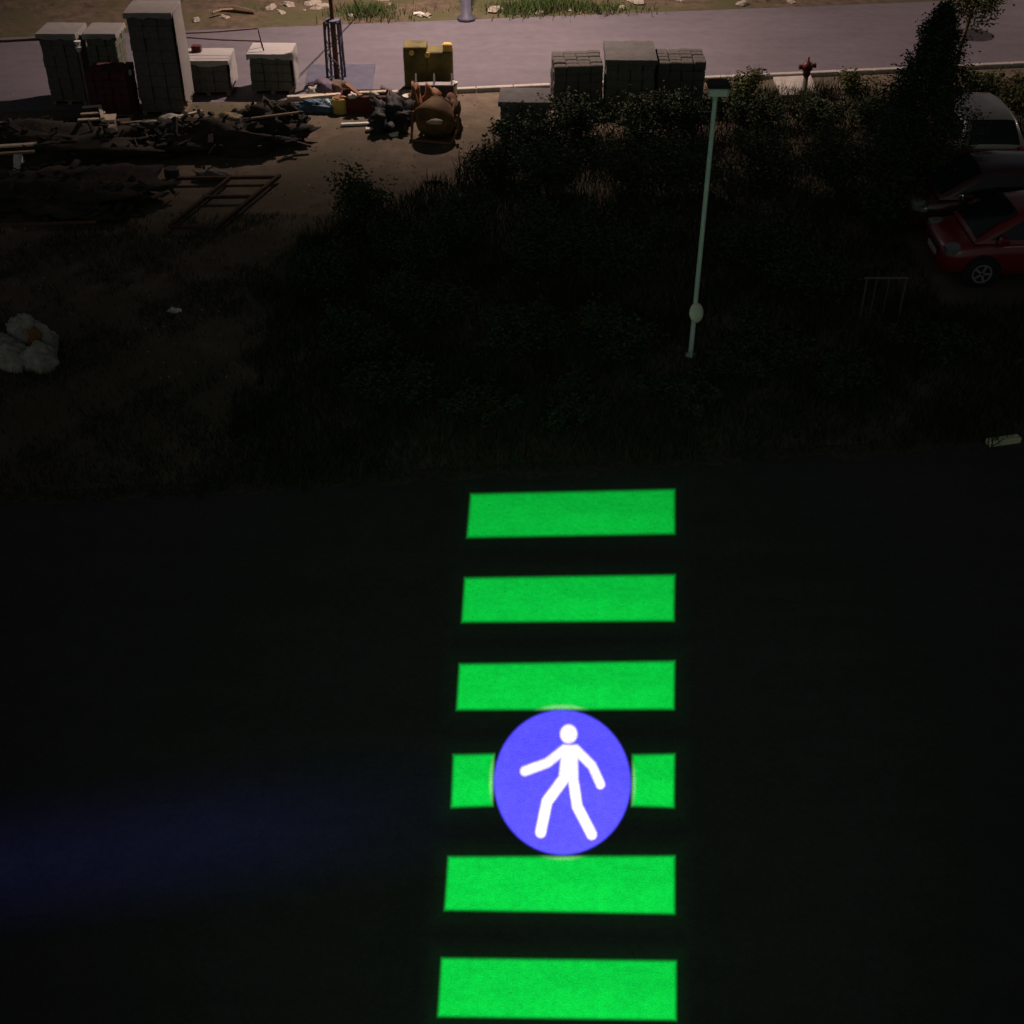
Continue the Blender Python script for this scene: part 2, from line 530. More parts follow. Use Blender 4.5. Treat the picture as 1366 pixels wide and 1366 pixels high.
MB().tube([(0, 0.5, 9.78), (0, 0.62, 9.68)], 0.03).build('bracket', M_steel, mast)

def build_projector():
    ld = bpy.data.lights.new('projector_light', 'SPOT')
    ld.energy = PROJECTOR_W
    ld.spot_size = R(120)
    ld.spot_blend = 0.0
    ld.shadow_soft_size = 0.012
    lo = bpy.data.objects.new('projector_light', ld)
    lo.location = L_POS
    lo.rotation_euler = pf.to_track_quat('-Z', 'Y').to_euler()
    COL.objects.link(lo)
    ld.use_nodes = True
    nt = ld.node_tree
    nt.nodes.clear()
    N, K = nt.nodes.new, nt.links.new
    out = N('ShaderNodeOutputLight'); em = N('ShaderNodeEmission'); K(em.outputs[0], out.inputs[0])
    geo = N('ShaderNodeNewGeometry')
    def vm(op, a, b=None):
        n = N('ShaderNodeVectorMath'); n.operation = op
        for i, x in enumerate((a, b)):
            if x is None: continue
            if isinstance(x, (tuple, list, Vector)): n.inputs[i].default_value = tuple(x)
            else: K(x, n.inputs[i])
        return n.outputs['Value'] if op in ('DOT_PRODUCT', 'DISTANCE', 'LENGTH') else n.outputs[0]
    def mt(op, a, b=None, clamp=False):
        n = N('ShaderNodeMath'); n.operation = op; n.use_clamp = clamp
        for i, x in enumerate((a, b)):
            if x is None: continue
            if isinstance(x, (int, float)): n.inputs[i].default_value = float(x)
            else: K(x, n.inputs[i])
        return n.outputs[0]
    def mr(x, a, b):
        n = N('ShaderNodeMapRange'); n.interpolation_type = 'SMOOTHSTEP'
        K(x, n.inputs[0]); n.inputs[1].default_value = a; n.inputs[2].default_value = b
        return n.outputs[0]
    I = geo.outputs['Incoming']
    w = vm('DOT_PRODUCT', I, pf)
    u = mt('MULTIPLY', mt('DIVIDE', vm('DOT_PRODUCT', I, pr), w), SLIDE)
    v = mt('MULTIPLY', mt('DIVIDE', vm('DOT_PRODUCT', I, pu), w), SLIDE)
    cb = N('ShaderNodeCombineXYZ'); K(u, cb.inputs[0]); K(v, cb.inputs[1]); cb.inputs[2].default_value = 1.0
    P = cb.outputs[0]
    def poly(pts):
        S = [slide(*p) for p in pts]
        c = sum(S, Vector((0, 0))) / len(S)
        d = None
        for i in range(len(S)):
            a, b = S[i], S[(i + 1) % len(S)]
            n = Vector((b.y - a.y, a.x - b.x)).normalized()
            if n.dot(c - a) < 0: n = -n
            x = vm('DOT_PRODUCT', P, (n.x, n.y, -n.dot(a)))
            d = x if d is None else mt('MINIMUM', d, x)
        return d
    def capsule(a, b, r):
        A, B = slide(*a), slide(*b)
        k = (slide(a[0] + 10, a[1]) - A).length / 10 * 0.5 + (slide(a[0], a[1] + 10) - A).length / 10 * 0.5
        ba = B - A
        pa = vm('SUBTRACT', P, (A.x, A.y, 1.0))
        t = mt('MULTIPLY', vm('DOT_PRODUCT', pa, (ba.x, ba.y, 0)), 1.0 / max(ba.length_squared, 1e-6), True)
        s = N('ShaderNodeVectorMath'); s.operation = 'SCALE'; s.inputs[0].default_value = (ba.x, ba.y, 0); K(t, s.inputs['Scale'])
        return mt('SUBTRACT', r * k, vm('DISTANCE', pa, s.outputs[0]))
    bars = None
    for q in BARS:
        d = poly(q)
        bars = d if bars is None else mt('MAXIMUM', bars, d)
    barm = mr(bars, -1.8, 2.6)
    glow = mr(bars, -26.0, 2.0)
    C = slide(CIRC[0], CIRC[1])
    rx = (slide(CIRC[0] + CIRC[2], CIRC[1]) - slide(CIRC[0] - CIRC[2], CIRC[1])).length / 2
    t0, t1 = slide(CIRC[0], CIRC[1] - CIRC[3]), slide(CIRC[0], CIRC[1] + CIRC[3])
    C = Vector((C.x, (t0.y + t1.y) / 2)); ry = abs(t0.y - t1.y) / 2
    ell = vm('LENGTH', vm('MULTIPLY', vm('SUBTRACT', P, (C.x, C.y, 1.0)), (1 / rx, 1 / ry, 0)))
    disc = mr(ell, 1.022, 0.972)
    rim = mr(ell, 1.095, 1.04)
    fig = capsule(HEAD[0], (HEAD[0][0] + 0.01, HEAD[0][1]), HEAD[1])
    fig = mt('MAXIMUM', fig, poly([TORSO[i] for i in (0, 1, 3, 4)]))
    for nm, pts, wd in LIMBS:
        for a, b in zip(pts, pts[1:]):
            fig = mt('MAXIMUM', fig, capsule(a, b, wd / 2))
    figm = mr(fig, -1.3, 1.3)
    # halo of scattered light round the slide, and the blue ghost beam to one side
    far = vm('LENGTH', vm('MULTIPLY', vm('SUBTRACT', P, (slide(752, 700).x, slide(752, 700).y, 1.0)), (1 / 340.0, 1 / 460.0, 0)))
    halo = mr(far, 1.9, 0.2)
    g0, g1 = slide(640, 1065), slide(-40, 1160)
    gd = (g1 - g0).normalized(); gn = Vector((-gd.y, gd.x))
    along = vm('DOT_PRODUCT', P, (gd.x, gd.y, -gd.dot(g0)))
    across = mt('ABSOLUTE', vm('DOT_PRODUCT', P, (gn.x, gn.y, -gn.dot(g0))))
    span = (g1 - g0).length
    ghost = mt('MULTIPLY', mt('MULTIPLY', mr(along, -60, span * 0.6), mr(along, span * 1.5, span * 0.95)), mr(across, span * 0.15, span * 0.0))
    def scale(col, f):
        s = N('ShaderNodeVectorMath'); s.operation = 'SCALE'; s.inputs[0].default_value = col; K(f, s.inputs['Scale']); return s.outputs[0]
    gain = N('ShaderNodeMapRange'); K(v, gain.inputs[0])
    gain.inputs[1].default_value = slide(750, 1320).y; gain.inputs[2].default_value = slide(750, 685).y
    gain.inputs[3].default_value = 1.0; gain.inputs[4].default_value = 2.3
    not_disc = mt('SUBTRACT', 1.0, disc)
    bar_only = mt('MULTIPLY', mt('MULTIPLY', barm, not_disc), gain.outputs[0])
    total = scale((0.0, 0.57, 0.048), bar_only)
    total = vm('ADD', total, scale((0.20, 0.14, 0.16), mt('MULTIPLY', bar_only, rim)))
    total = vm('ADD', total, scale((0.118, 0.096, 1.5), mt('MULTIPLY', disc, mt('POWER', gain.outputs[0], 0.7))))
    total = vm('ADD', total, scale((1.7, 1.5, 0.3), mt('MULTIPLY', figm, disc)))
    total = vm('ADD', total, scale((0.0022, 0.0042, 0.0026), halo))
    total = vm('ADD', total, scale((0.0022, 0.0024, 0.0150), ghost))
    total = vm('ADD', total, scale((0.0, 0.006, 0.0009), mt('MULTIPLY', glow, glow)))
    K(total, em.inputs['Color'])
    # even brightness over the throw: the slide is denser where the road is close
    em.inputs['Strength'].default_value = 1.0
    return lo
build_projector()

# ------------------------------------------------------------------ street lamp beyond the far road (head above the frame)
sb = G(622, 27)
sl = thing('street_lamp', 'grey street lamp post rising from the bank beyond the far road', 'street lamp', (sb.x, sb.y, 0))
MB().lathe([(0.28, 0), (0.28, 0.10), (0.16, 0.14), (0.15, 1.2), (0.11, 1.3), (0.08, 10.3)], 14).build('pole', M_plate, sl, True)
MB().tube([(0, 0, 10.2), (0, -0.5, 10.5), (0, -1.6, 10.6)], 0.045).build('arm', M_plate, sl)
MB().cbox(-0.18, 0.18, -2.3, -1.5, 10.52, 10.72, 0.05).build('lamp_head', M_steel, sl)
def street_light(x, y, cut0, cut1):
    ld = bpy.data.lights.new('street_light', 'SPOT')
    ld.energy = STREET_LAMP_W
    ld.color = (1.0, 0.74, 0.66)
    ld.spot_size = R(165)
    ld.spot_blend = 0.6
    ld.shadow_soft_size = 0.14
    lo = bpy.data.objects.new('street_light', ld)
    lo.location = (x, y - 1.9, 10.45)
    COL.objects.link(lo)
    # luminaire optics: spread along the road, shielded on the yard side
    ld.use_nodes = True
    nt = ld.node_tree
    em = nt.nodes['Emission']
    gi = nt.nodes.new('ShaderNodeNewGeometry'); sx = nt.nodes.new('ShaderNodeSeparateXYZ')
    dv = nt.nodes.new('ShaderNodeMath'); dv.operation = 'DIVIDE'
    mg = nt.nodes.new('ShaderNodeMapRange'); mg.interpolation_type = 'SMOOTHSTEP'
    nt.links.new(gi.outputs['Incoming'], sx.inputs[0]); nt.links.new(sx.outputs[1], dv.inputs[0]); nt.links.new(sx.outputs[2], dv.inputs[1])
    nt.links.new(dv.outputs[0], mg.inputs[0]); mg.inputs[1].default_value = cut0; mg.inputs[2].default_value = cut1
    mg.inputs[3].default_value = 0.02
    nt.links.new(mg.outputs[0], em.inputs['Strength'])
street_light(sb.x, sb.y, 1.40, 0.25)
# unseen second lamp, added farther along the road to light the parked cars
s_added = extend(far_a, far_b, sb.x + 32.0) + Vector((0, 0.5, 0))
sl_added = sl.copy(); COL.objects.link(sl_added); sl_added.location = (s_added.x, s_added.y, 0)
sl_added['label'] = 'unseen grey street lamp added farther along the far road to light the parked cars'
for ch in list(sl.children):
    c2 = ch.copy(); COL.objects.link(c2); c2.parent = sl_added
sl['group'] = sl_added['group'] = 'street lamps along the far road'
street_light(s_added.x, s_added.y, 2.3, 0.4)  # added lamp, shielded less so the cars catch its light

# ------------------------------------------------------------------ block stacks
def cuboid(x0, x1, y0, y1, z0, z1):
    return MB().cbox(x0, x1, y0, y1, z0, z1, 0.02)
def stack(name, label, pxl, pxr, y_front, y_back, y_base, material, cover=None, nx=3, ny=3, nz=4, rz=0.0, seed=0, cat='block stack', z0=0.0, group='stacks of building blocks on pallets', base_pt=None, cover_front=False, side=False):
    rnd = random.Random(seed)
    yg = (base_pt if base_pt is not None else G(pxl, y_base).y)
    zt = Z_at(y_front, yg)
    xl, xr = X_at(pxl, yg, zt), X_at(pxr, yg, zt)
    v = (HALF - y_back) / FPX
    depth = (zt - CAM_H) * (CP + v * SP) / (-SP + v * CP) - yg
    depth = min(max(depth, 0.9), 1.5)
    w = xr - xl
    t = thing(name, label, cat, ((xl + xr) / 2, yg + depth / 2, z0), rz + rnd.uniform(-.05, .05), group)
    m = MB()
    for k in (-1, 0, 1):
        m.box(k * (w / 2 - 0.06) - 0.05, k * (w / 2 - 0.06) + 0.05, -depth / 2 + 0.01, depth / 2 - 0.01, 0.0, 0.09)
    for k in range(5):
        yy = -depth / 2 + 0.06 + k * (depth - 0.12) / 4
        m.box(-w / 2, w / 2, yy - 0.05, yy + 0.05, 0.092, 0.115)
    m.build('pallet', M_wood, t)
    h = zt - z0 - 0.118
    bx, by, bz = w / nx, depth / ny, h / nz
    me = None
    for iz in range(nz):
        for iy in range(ny):
            for ix in range(nx):
                if 0 < iy < ny - 1 and 0 < ix < nx - 1 and iz < nz - 1:
                    continue
                if me is None:
                    o = cuboid(-bx / 2 + 0.003, bx / 2 - 0.003, -by / 2 + 0.003, by / 2 - 0.003, 0, bz - 0.004).build('block', material, t)
                    me = o.data
                else:
                    o = bpy.data.objects.new('block', me); COL.objects.link(o); o.parent = t
                o.location = (-w / 2 + bx * (ix + 0.5) + rnd.uniform(-.012, .012), -depth / 2 + by * (iy + 0.5) + rnd.uniform(-.03, .03), 0.118 + iz * bz + (rnd.uniform(0, .03) if iz == nz - 1 and not cover else 0))
                o.rotation_euler = (0, 0, rnd.gauss(0, 0.018))
    if cover:
        c = 0.045
        m = MB()
        drop = 0.13 if not cover_front else h * 0.96
        nseg = 10
        # skirt with a wavy hem
        ring = []
        for i in range(nseg): ring.append((-w / 2 - c + (w + 2 * c) * i / nseg, -depth / 2 - c))
        for i in range(nseg): ring.append((w / 2 + c, -depth / 2 - c + (depth + 2 * c) * i / nseg))
        for i in range(nseg): ring.append((w / 2 + c - (w + 2 * c) * i / nseg, depth / 2 + c))
        for i in range(nseg): ring.append((-w / 2 - c, depth / 2 + c - (depth + 2 * c) * i / nseg))
        n = len(ring)
        zt2 = h + 0.118 + 0.012
        vs = [(x * 0.985, y * 0.985, zt2 + 0.012 + rnd.uniform(-.004, .004)) for x, y in ring] + [(x, y, zt2 - 0.02) for x, y in ring] + \
             [(x + rnd.uniform(-.006, .014) * (1 if x > 0 else -1), y + rnd.uniform(-.006, .014) * (1 if y > 0 else -1), zt2 - drop * rnd.uniform(0.6, 1.15) if not cover_front else max(0.12, zt2 - drop * rnd.uniform(0.9, 1.0))) for x, y in ring]
        fs = [tuple(range(n))]
        for r in range(2):
            for i in range(n):
                j = (i + 1) % n
                fs.append((r * n + i, r * n + n + i, r * n + n + j, r * n + j))
        m.add(vs, fs)
        m.build('cover_sheet', cover, t)
    if side:
        m = MB(); n = 8
        for j in range(3):
            for i in range(n + 1):
                m.v.append((w / 2 + 0.05 + rnd.uniform(0, .03), -depth / 2 + 0.01 + (depth - 0.02) * i / n, (h + 0.10) - (h - 0.03) * j / 2 * (1 if j < 2 else rnd.uniform(.9, 1.0))))
        for j in range(2):
            for i in range(n):
                a = j * (n + 1) + i
                m.f.append((a, a + n + 1, a + n + 2, a + 1))
        m.build('side_sheet', cover, t, True)
    return t, zt, yg, depth

stack('block_stack', 'low grey block stack at the dirt edge, standing apart in front of the other three', 668, 733, 137, 119, 192, M_block, M_wrap_g, seed=1)
stack('block_stack', 'uncovered grey block stack between the low block stack and the tallest grey stack', 738, 804, 88, 68, 150, M_block_r, None, nx=4, ny=5, nz=5, seed=2)
stack('block_stack', 'tallest grey block stack of the three in line behind the shrubs', 811, 876, 81, 55, 152, M_block_g, M_wrap_g, nx=4, ny=4, nz=5, seed=3)
stack('block_stack', 'uncovered grey block stack beside the lantern post head', 879, 943, 84, 65, 148, M_block_r, None, nx=4, ny=5, nz=5, seed=4)
tall, tz, ty, td = stack('block_stack', 'very tall double block stack with a pale sheet over its top and side', 166, 226, 18, 2, 154, M_block, M_wrap_t, nz=8, seed=5, side=True)
white_t, wz, wy, wd = stack('block_stack', 'short block stack under a bright white sheet with a loose brick on top', 241, 301, 82, 66, 128, M_block, M_wrap, nz=3, seed=6, side=True)
green_t, gz, gy, gd_ = stack('block_stack', 'greenish block stack under the bent steel rods, white sheet on top', 331, 386, 73, 65, 126, M_block_g, M_wrap, nz=4, seed=7, side=True)
stack('block_stack', 'two-tier block stack with pale cover beside the loose dark bar', 50, 99, 46, 33, 140, M_block, M_wrap_t, nz=6, seed=8)
stack('block_stack', 'two-tier block stack with pale cover between the very tall stack and its twin', 112, 152, 46, 34, 140, M_block_g, M_wrap_t, nz=6, seed=9)
stack('brick_stack', 'dark red brick stack in front of the covered two-tier stacks', 112, 166, 98, 84, 160, M_brick, None, nx=5, ny=4, nz=6, seed=10, cat='brick stack')

# loose brick on the white stack
o = MB().cbox(-0.12, 0.12, -0.1, 0.1, 0, 0.16, 0.012).build('brick', M_brick)
o.location = (X_at(263, wy + wd * 0.75, wz), wy + wd * 0.75, wz + 0.03)
tag(o, 'loose dark brick lying on the bright white sheet', 'brick')

# bent steel rods from the tall stack to the greenish stack
for k, (pya, pyb, dy, lab) in enumerate(((45, 38, 0.55, 'upper thin steel rod bent down onto the greenish block stack'), (49, 55, 0.25, 'lower thin steel rod bent down onto the greenish block stack'))):
    y = gy + dy
    a = Vector((X_at(232, y, 1.7), y, Z_at(pya, y)))
    b = Vector((X_at(343 + 3 * k, y, 1.7), y, Z_at(pyb, y)))
    c = Vector((X_at(350 + 2 * k, y, gz), y, gz + 0.03))
    o = MB().tube([a, a.lerp(b, 0.5) - Vector((0, 0, 0.02)), b, b.lerp(c, 0.06), c], 0.018, 6).build('steel_rod', M_rust)
    tag(o, lab, 'steel rod', 'bent steel rods over the block stacks')
y = G(50, 140).y + 0.4
o = MB().tube([(X_at(-40, y, 1.6), y, Z_at(57, y)), (X_at(60, y, 1.6), y, Z_at(52, y))], 0.035, 6).build('steel_bar', M_rust)
tag(o, 'dark loose bar sticking out from the covered two-tier stack', 'steel bar')
# small pale cups on the seam between the twin stacks
zt = Z_at(52, G(104, 140).y)
cup = thing('marker_stake', 'thin stake with two pale caps between the twin covered stacks', 'stake', (X_at(103, G(104, 140).y - 0.2, zt), G(104, 140).y - 0.2, 0))
for k in range(2):
    MB().lathe([(0.04, zt - 0.26 + 0.14 * k), (0.085, zt - 0.14 + 0.14 * k), (0.09, zt - 0.13 + 0.14 * k)], 12).build('cap', M_white, cup)
MB().lathe([(0.04, 0), (0.03, zt - 0.262)], 8).build('stake', M_wood, cup)

# short post with a pale ball cap
p = G(181, 152)
z = Z_at(97, p.y)
bp = thing('ball_post', 'thin grey post with a pale ball on top in front of the very tall stack', 'post', (p.x, p.y, 0))
MB().lathe([(0.06, 0), (0.045, 0.1), (0.035, z - 0.07)], 10).build('pole', M_block, bp)
MB().lathe([(0.02, z - 0.08), (0.075, z - 0.05), (0.095, z), (0.075, z + 0.06), (0.02, z + 0.085)], 14).build('ball_cap', M_white, bp, True)

# ------------------------------------------------------------------ broken pallet and timber on the left
def bar_between(m, a, b, w, h):
    a, b = Vector(a), Vector(b)
    d = b - a
    ang = math.atan2(d.y, d.x)
    mt = Matrix.Translation((a + b) / 2) @ Matrix.Rotation(ang, 4, 'Z') @ Matrix.Rotation(-math.atan2(d.z, math.hypot(d.x, d.y)), 4, 'Y')
    m.box(-d.length / 2, d.length / 2, -w / 2, w / 2, -h / 2, h / 2, mt)
    return m
pal = thing('broken_pallet', 'pale broken wooden pallet lit on the dark junk in front of the red bricks', 'pallet', G(132, 168))
base = G(132, 168)
zb = 0.62
def loc(px, py, z):
    return G(px, py, z) - base
for a, b, w in (((110, 143), (134, 141), 0.09), ((108, 152), (140, 150), 0.10), ((104, 160), (142, 158), 0.11)):
    bar_between(MB(), loc(*a, zb), loc(*b, zb + 0.02), w, 0.03).build('slat', M_palewood, pal)
bar_between(MB(), loc(133, 141, zb + 0.045), loc(137, 158, zb + 0.045), 0.08, 0.05).build('crosspiece', M_palewood, pal)
bar_between(MB(), loc(136, 158, zb - 0.01), loc(154, 157, zb - 0.01), 0.42, 0.05).build('slat_panel', M_palewood, pal)
bar_between(MB(), loc(145, 170, zb - 0.07), loc(154, 170, zb - 0.07), 0.22, 0.07).build('foot_block', M_palewood, pal)
for q in ((112, 152), (150, 160)):
    c = loc(*q, zb)
    MB().box(c.x - 0.06, c.x + 0.06, c.y - 0.06, c.y + 0.06, 0, zb - 0.05).build('prop', M_wood, pal)

def heap(name, px, py, sx, sy, sz, seed, material, label, cat, rough=0.16, group=None, z=0.0, sub=4):
    o = blob(sx, sy, sz, seed, rough, sub).build(name, material, None, True)
    p = G(px, py, z)
    o.location = (p.x, p.y, z - 0.02)
    return tag(o, label, cat, group)
M_debris = mat('dark_debris', (0.032, 0.028, 0.022), 0.95, 0.5, 7, 0.8, color2=(0.05, 0.036, 0.022), mix_scale=3.0)
heap('debris_heap', 300, 195, 1.7, 0.9, 0.42, 3, M_debris, 'dark debris heap beside the dirt track behind the lying steel frame', 'debris heap', 0.2)
heap('debris_heap', 80, 200, 2.3, 1.0, 0.38, 7, M_debris, 'wide dark debris heap under the pale broken pallet', 'debris heap', 0.2)
heap('debris_heap', 85, 266, 2.0, 1.1, 0.36, 9, M_debris, 'low dark debris heap beside the lying steel frame, pale timber at its back', 'debris heap', 0.22)
heap('debris_heap', 365, 185, 0.75, 0.55, 0.55, 12, M_debris, 'upright dark rubbish clump with rusty side against the dirt track', 'debris heap', 0.2)
for o in [q for q in COL.objects if q.name.startswith('debris_heap')]:
    rr = random.Random(o.name)
    dx, dy, dz = o.dimensions.x / 2, o.dimensions.y / 2, o.dimensions.z
    m = MB()
    for k in range(90):
        a, q = rr.uniform(0, 6.28), math.sqrt(rr.random()) * 0.95
        z = dz * math.sqrt(1 - q * q) * rr.uniform(0.75, 0.98)
        mt_ = Matrix.Translation((dx * q * math.cos(a), dy * q * math.sin(a), max(z, 0.05))) @ Matrix.Rotation(rr.uniform(0, 6.28), 4, 'Z') @ Matrix.Rotation(rr.gauss(0, .45), 4, 'Y') @ Matrix.Rotation(rr.gauss(0, .4), 4, 'X')
        l, w, h = rr.uniform(.03, .20), rr.uniform(.015, .07), rr.uniform(.008, .035)
        m.box(-l, l, -w, w, -h, h, mt_)
    c = m.build('scraps', mat('mixed_scrap', (0.05, 0.042, 0.032), 0.9, 0.6, 1.3, 0.2, color2=(0.022, 0.024, 0.02), mix_scale=1.7), o)
    c['kind'] = 'stuff'
heap('sack', 228, 162, 0.30, 0.18, 0.13, 4, M_sack, 'pale round sack lying on the debris in front of the very tall stack', 'sack', 0.1, z=0.42, sub=3)
heap('sack', 200, 168, 0.30, 0.14, 0.10, 5, M_sack, 'flat torn grey sack next to the pale round sack', 'sack', 0.25, z=0.40, sub=3)
heap('sack', 302, 160, 0.34, 0.18, 0.12, 6, mat('tan_sack', (0.26, 0.21, 0.12), 0.9, 0.3, 6, 0.3), 'tan sack on the debris heap in front of the white sheeted stack', 'sack', 0.2, z=0.62, sub=3)
heap('sack', 283, 236, 0.36, 0.11, 0.10, 16, M_block, 'dull grey sack lying along the top bar of the steel frame', 'sack', 0.25, z=0.08, sub=3)
def plank(pa, pb, z, w, h, material, label, cat='plank', group='loose timber on the debris'):
    a, b = G(*pa, z), G(*pb, z)
    c = (a + b) / 2; c.z = 0
    o = bar_between(MB(), a - c, b - c, w, h).build('plank', material)
    o.location = c
    return tag(o, label, cat, group)
plank((226, 158), (270, 148), 0.55, 0.10, 0.04, M_palewood, 'pale plank reaching from the round sack to the white sheeted stack')
plank((-30, 197), (50, 192), 0.45, 0.14, 0.04, M_palewood, 'long pale plank on the wide debris heap')
plank((-20, 206), (46, 202), 0.40, 0.10, 0.04, M_wood, 'weathered plank just below the long pale plank')
plank((160, 165), (210, 160), 0.42, 0.06, 0.04, M_wood, 'thin weathered plank beside the ball post')
plank((0, 300), (128, 296), 0.42, 0.05, 0.04, M_rust, 'thin rusty bar across the low debris heap')
plank((335, 158), (398, 150), 0.75, 0.07, 0.04, M_wood, 'splintered plank on the rubbish clump by the greenish stack')
plank((400, 131), (452, 126), 0.13, 0.12, 0.06, M_palewood, 'pale plank lying at the foot of the lattice mast')
plank((455, 166), (505, 164), 0.05, 0.10, 0.05, M_white, 'white strip on the dirt in front of the red trough')
plank((488, 172), (507, 171), 0.07, 0.16, 0.05, M_white, 'short white board beside the black tarpaulin')
o = MB().lathe([(0.18, 0.0), (0.17, 0.05), (0.09, 0.36), (0.07, 0.38)], 14).build('bucket', M_white)
p = G(28, 225); o.location = (p.x, p.y, 0.0); tag(o, 'upturned pale bucket below the weathered planks', 'bucket')

M_dkrust = mat('dark_rust', (0.055, 0.032, 0.022), 0.9, 0.4, 8, 0.2)
fr = thing('metal_ladder', 'dark ladder-like steel frame lying on the dirt beside the debris', 'frame', G(300, 270))
fo = G(300, 270)
for a, b, nm in (((373, 234), (286, 306), 'rail'), ((306, 238), (226, 302), 'rail'), ((236, 238), (373, 236), 'crossbar'), ((270, 263), (334, 262), 'crossbar'), ((226, 303), (288, 304), 'crossbar')):
    bar_between(MB(), G(*a, 0.14) - fo, G(*b, 0.14) - fo, 0.075, 0.08 if nm == 'rail' else 0.07).build(nm, M_dkrust, fr)
for q in ((368, 239), (290, 303), (232, 298), (300, 241)):
    c = G(*q, 0.0) - fo
    MB().box(c.x - 0.05, c.x + 0.05, c.y - 0.05, c.y + 0.05, 0, 0.10).build('foot', M_rust, fr)
# small drum at the frame's corner
o = MB().lathe([(0.16, 0), (0.17, 0.02), (0.17, 0.33), (0.15, 0.35)], 14).build('drum', M_steel); p = G(236, 246); o.location = (p.x - 0.1, p.y + 0.1, 0)
tag(o, 'small dark drum at the corner of the lying steel frame', 'drum')

# ------------------------------------------------------------------ pole, slab and rubbish at the yard's edge
p = G(450, 107)
lp = thing('utility_pole', 'dark utility pole with a steel lattice foot beside the blue-grey plate', 'utility pole', (p.x, p.y, 0))
zl = Z_at(27, p.y)
MB().lathe([(0.075, 0), (0.07, zl), (0.06, zl + 0.05), (0.05, 9.0)], 10).build('pole', M_rust, lp, True)
legs = [(-0.24, -0.18), (0.18, -0.22), (0.20, 0.20), (-0.18, 0.24)]
for lx, ly in legs:
    MB().tube([(lx, ly, 0), (lx * 0.85, ly * 0.85, zl)], 0.035, 6).build('lattice_leg', M_plate, lp)
for k in range(4):
    a, b = legs[k], legs[(k + 1) % 4]
    m = MB()
    for j in range(4):
        za, zb2 = zl * j / 4, zl * (j + 1) / 4
        q, r = (a, b) if j % 2 == 0 else (b, a)
        m.tube([(q[0] * 0.93, q[1] * 0.93, za), (r[0] * 0.9, r[1] * 0.9, zb2)], 0.014, 5)
    m.build('brace', M_plate, lp)
MB().lathe([(0.13, zl - 0.03), (0.20, zl - 0.02), (0.20, zl + 0.02), (0.10, zl + 0.04)], 10).build('collar', M_plate, lp)
wy_ = p.y + 1.5
ga = G(481, 19) - Vector((p.x, p.y, 0))
MB().tube([(0.06, 0, 3.3), (ga.x, ga.y, 0.05)], 0.02, 5).build('guy_wire', M_steel, lp)

pl = [G(412, 88), G(501, 87), G(496, 121), G(406, 123)]  # corners of a thin slab, darker than the road around it
c = sum(pl, Vector()) / 4
o = MB().add([(q.x - c.x, q.y - c.y, z) for z in (0.0, 0.03) for q in pl], [(4, 7, 6, 5), (0, 1, 5, 4), (1, 2, 6, 5), (2, 3, 7, 6), (3, 0, 4, 7)]).build('steel_plate', M_plate)
o.location = (c.x, c.y, 0.004)
tag(o, 'blue-grey steel plate lying on the far road around the lattice foot', 'steel plate')

heap('rubbish_bag', 432, 124, 0.34, 0.26, 0.24, 21, mat('purple_bag', (0.085, 0.06, 0.085), 0.6, 0.3, 5, 0.3), 'dull purple rubbish bag slumped against the lattice foot', 'bag', 0.18, sub=3)
heap('rubbish_bag', 420, 126, 0.20, 0.16, 0.16, 22, M_sack, 'small pale rubbish bag beside the dull purple bag', 'bag', 0.2, sub=3)
heap('rubbish_bag', 452, 122, 0.30, 0.22, 0.20, 25, mat('brown_bag', (0.11, 0.07, 0.045), 0.8, 0.3, 5, 0.3), 'brown rubbish bag between the lattice foot and the red trough', 'bag', 0.2, sub=3)
heap('blue_tarpaulin', 424, 148, 0.50, 0.24, 0.20, 23, M_blue, 'crumpled blue tarpaulin on the dirt beside the yellow drum', 'tarpaulin', 0.2, sub=4)
o = blob(0.10, 0.09, 0.14, 31, 0.15, 2).build('plastic_bottle', mat('pale_blue_plastic', (0.40, 0.50, 0.56), 0.4, 0.1, 5)); p = G(438, 146); o.location = (p.x, p.y - 0.15, 0.1)
tag(o, 'pale blue plastic bottle at the end of the blue tarpaulin', 'bottle')
yd = thing('yellow_drum', 'small faded yellow drum at the end of the red trough', 'drum', G(454, 150))
MB().lathe([(0.18, 0), (0.19, 0.03), (0.185, 0.16), (0.2, 0.18), (0.185, 0.2), (0.19, 0.36), (0.18, 0.38)], 16).build('body', M_bright_y, yd, True)
MB().lathe([(0.15, 0.381), (0.15, 0.40), (0.03, 0.41)], 14).build('lid', M_orange, yd)
p0 = G(488, 146)
tr = thing('red_trough', 'rusty dark red trough between the yellow drum and the black tarpaulin', 'trough', p0)
W2, D2, H2 = 0.62, 0.30, 0.42
MB().box(-W2, W2, -D2, -D2 + 0.03, 0.0, H2).build('side_panel', M_red, tr)
MB().box(-W2, W2, D2 - 0.03, D2, 0.0, H2).build('side_panel', M_red, tr)
MB().box(-W2, -W2 + 0.03, -D2 + 0.032, D2 - 0.032, 0.0, H2).build('end_panel', M_red, tr)
MB().box(W2 - 0.03, W2, -D2 + 0.032, D2 - 0.032, 0.0, H2).build('end_panel', M_red, tr)
MB().box(-W2 + 0.032, W2 - 0.032, -D2 + 0.032, D2 - 0.032, 0.02, 0.30).build('rubble_fill', M_debris, tr)
plank((468, 124), (515, 122), 0.46, 0.12, 0.04, M_palewood, 'pale plank laid along the rim of the red trough')
plank((462, 112), (482, 128), 0.50, 0.10, 0.04, M_orange, 'orange-brown board leaning on the red trough')
heap('black_tarpaulin', 522, 168, 0.46, 0.60, 0.40, 24, M_tarp, 'black tarpaulin heap beside the rusty yellow mixer', 'tarpaulin', 0.26, sub=4)
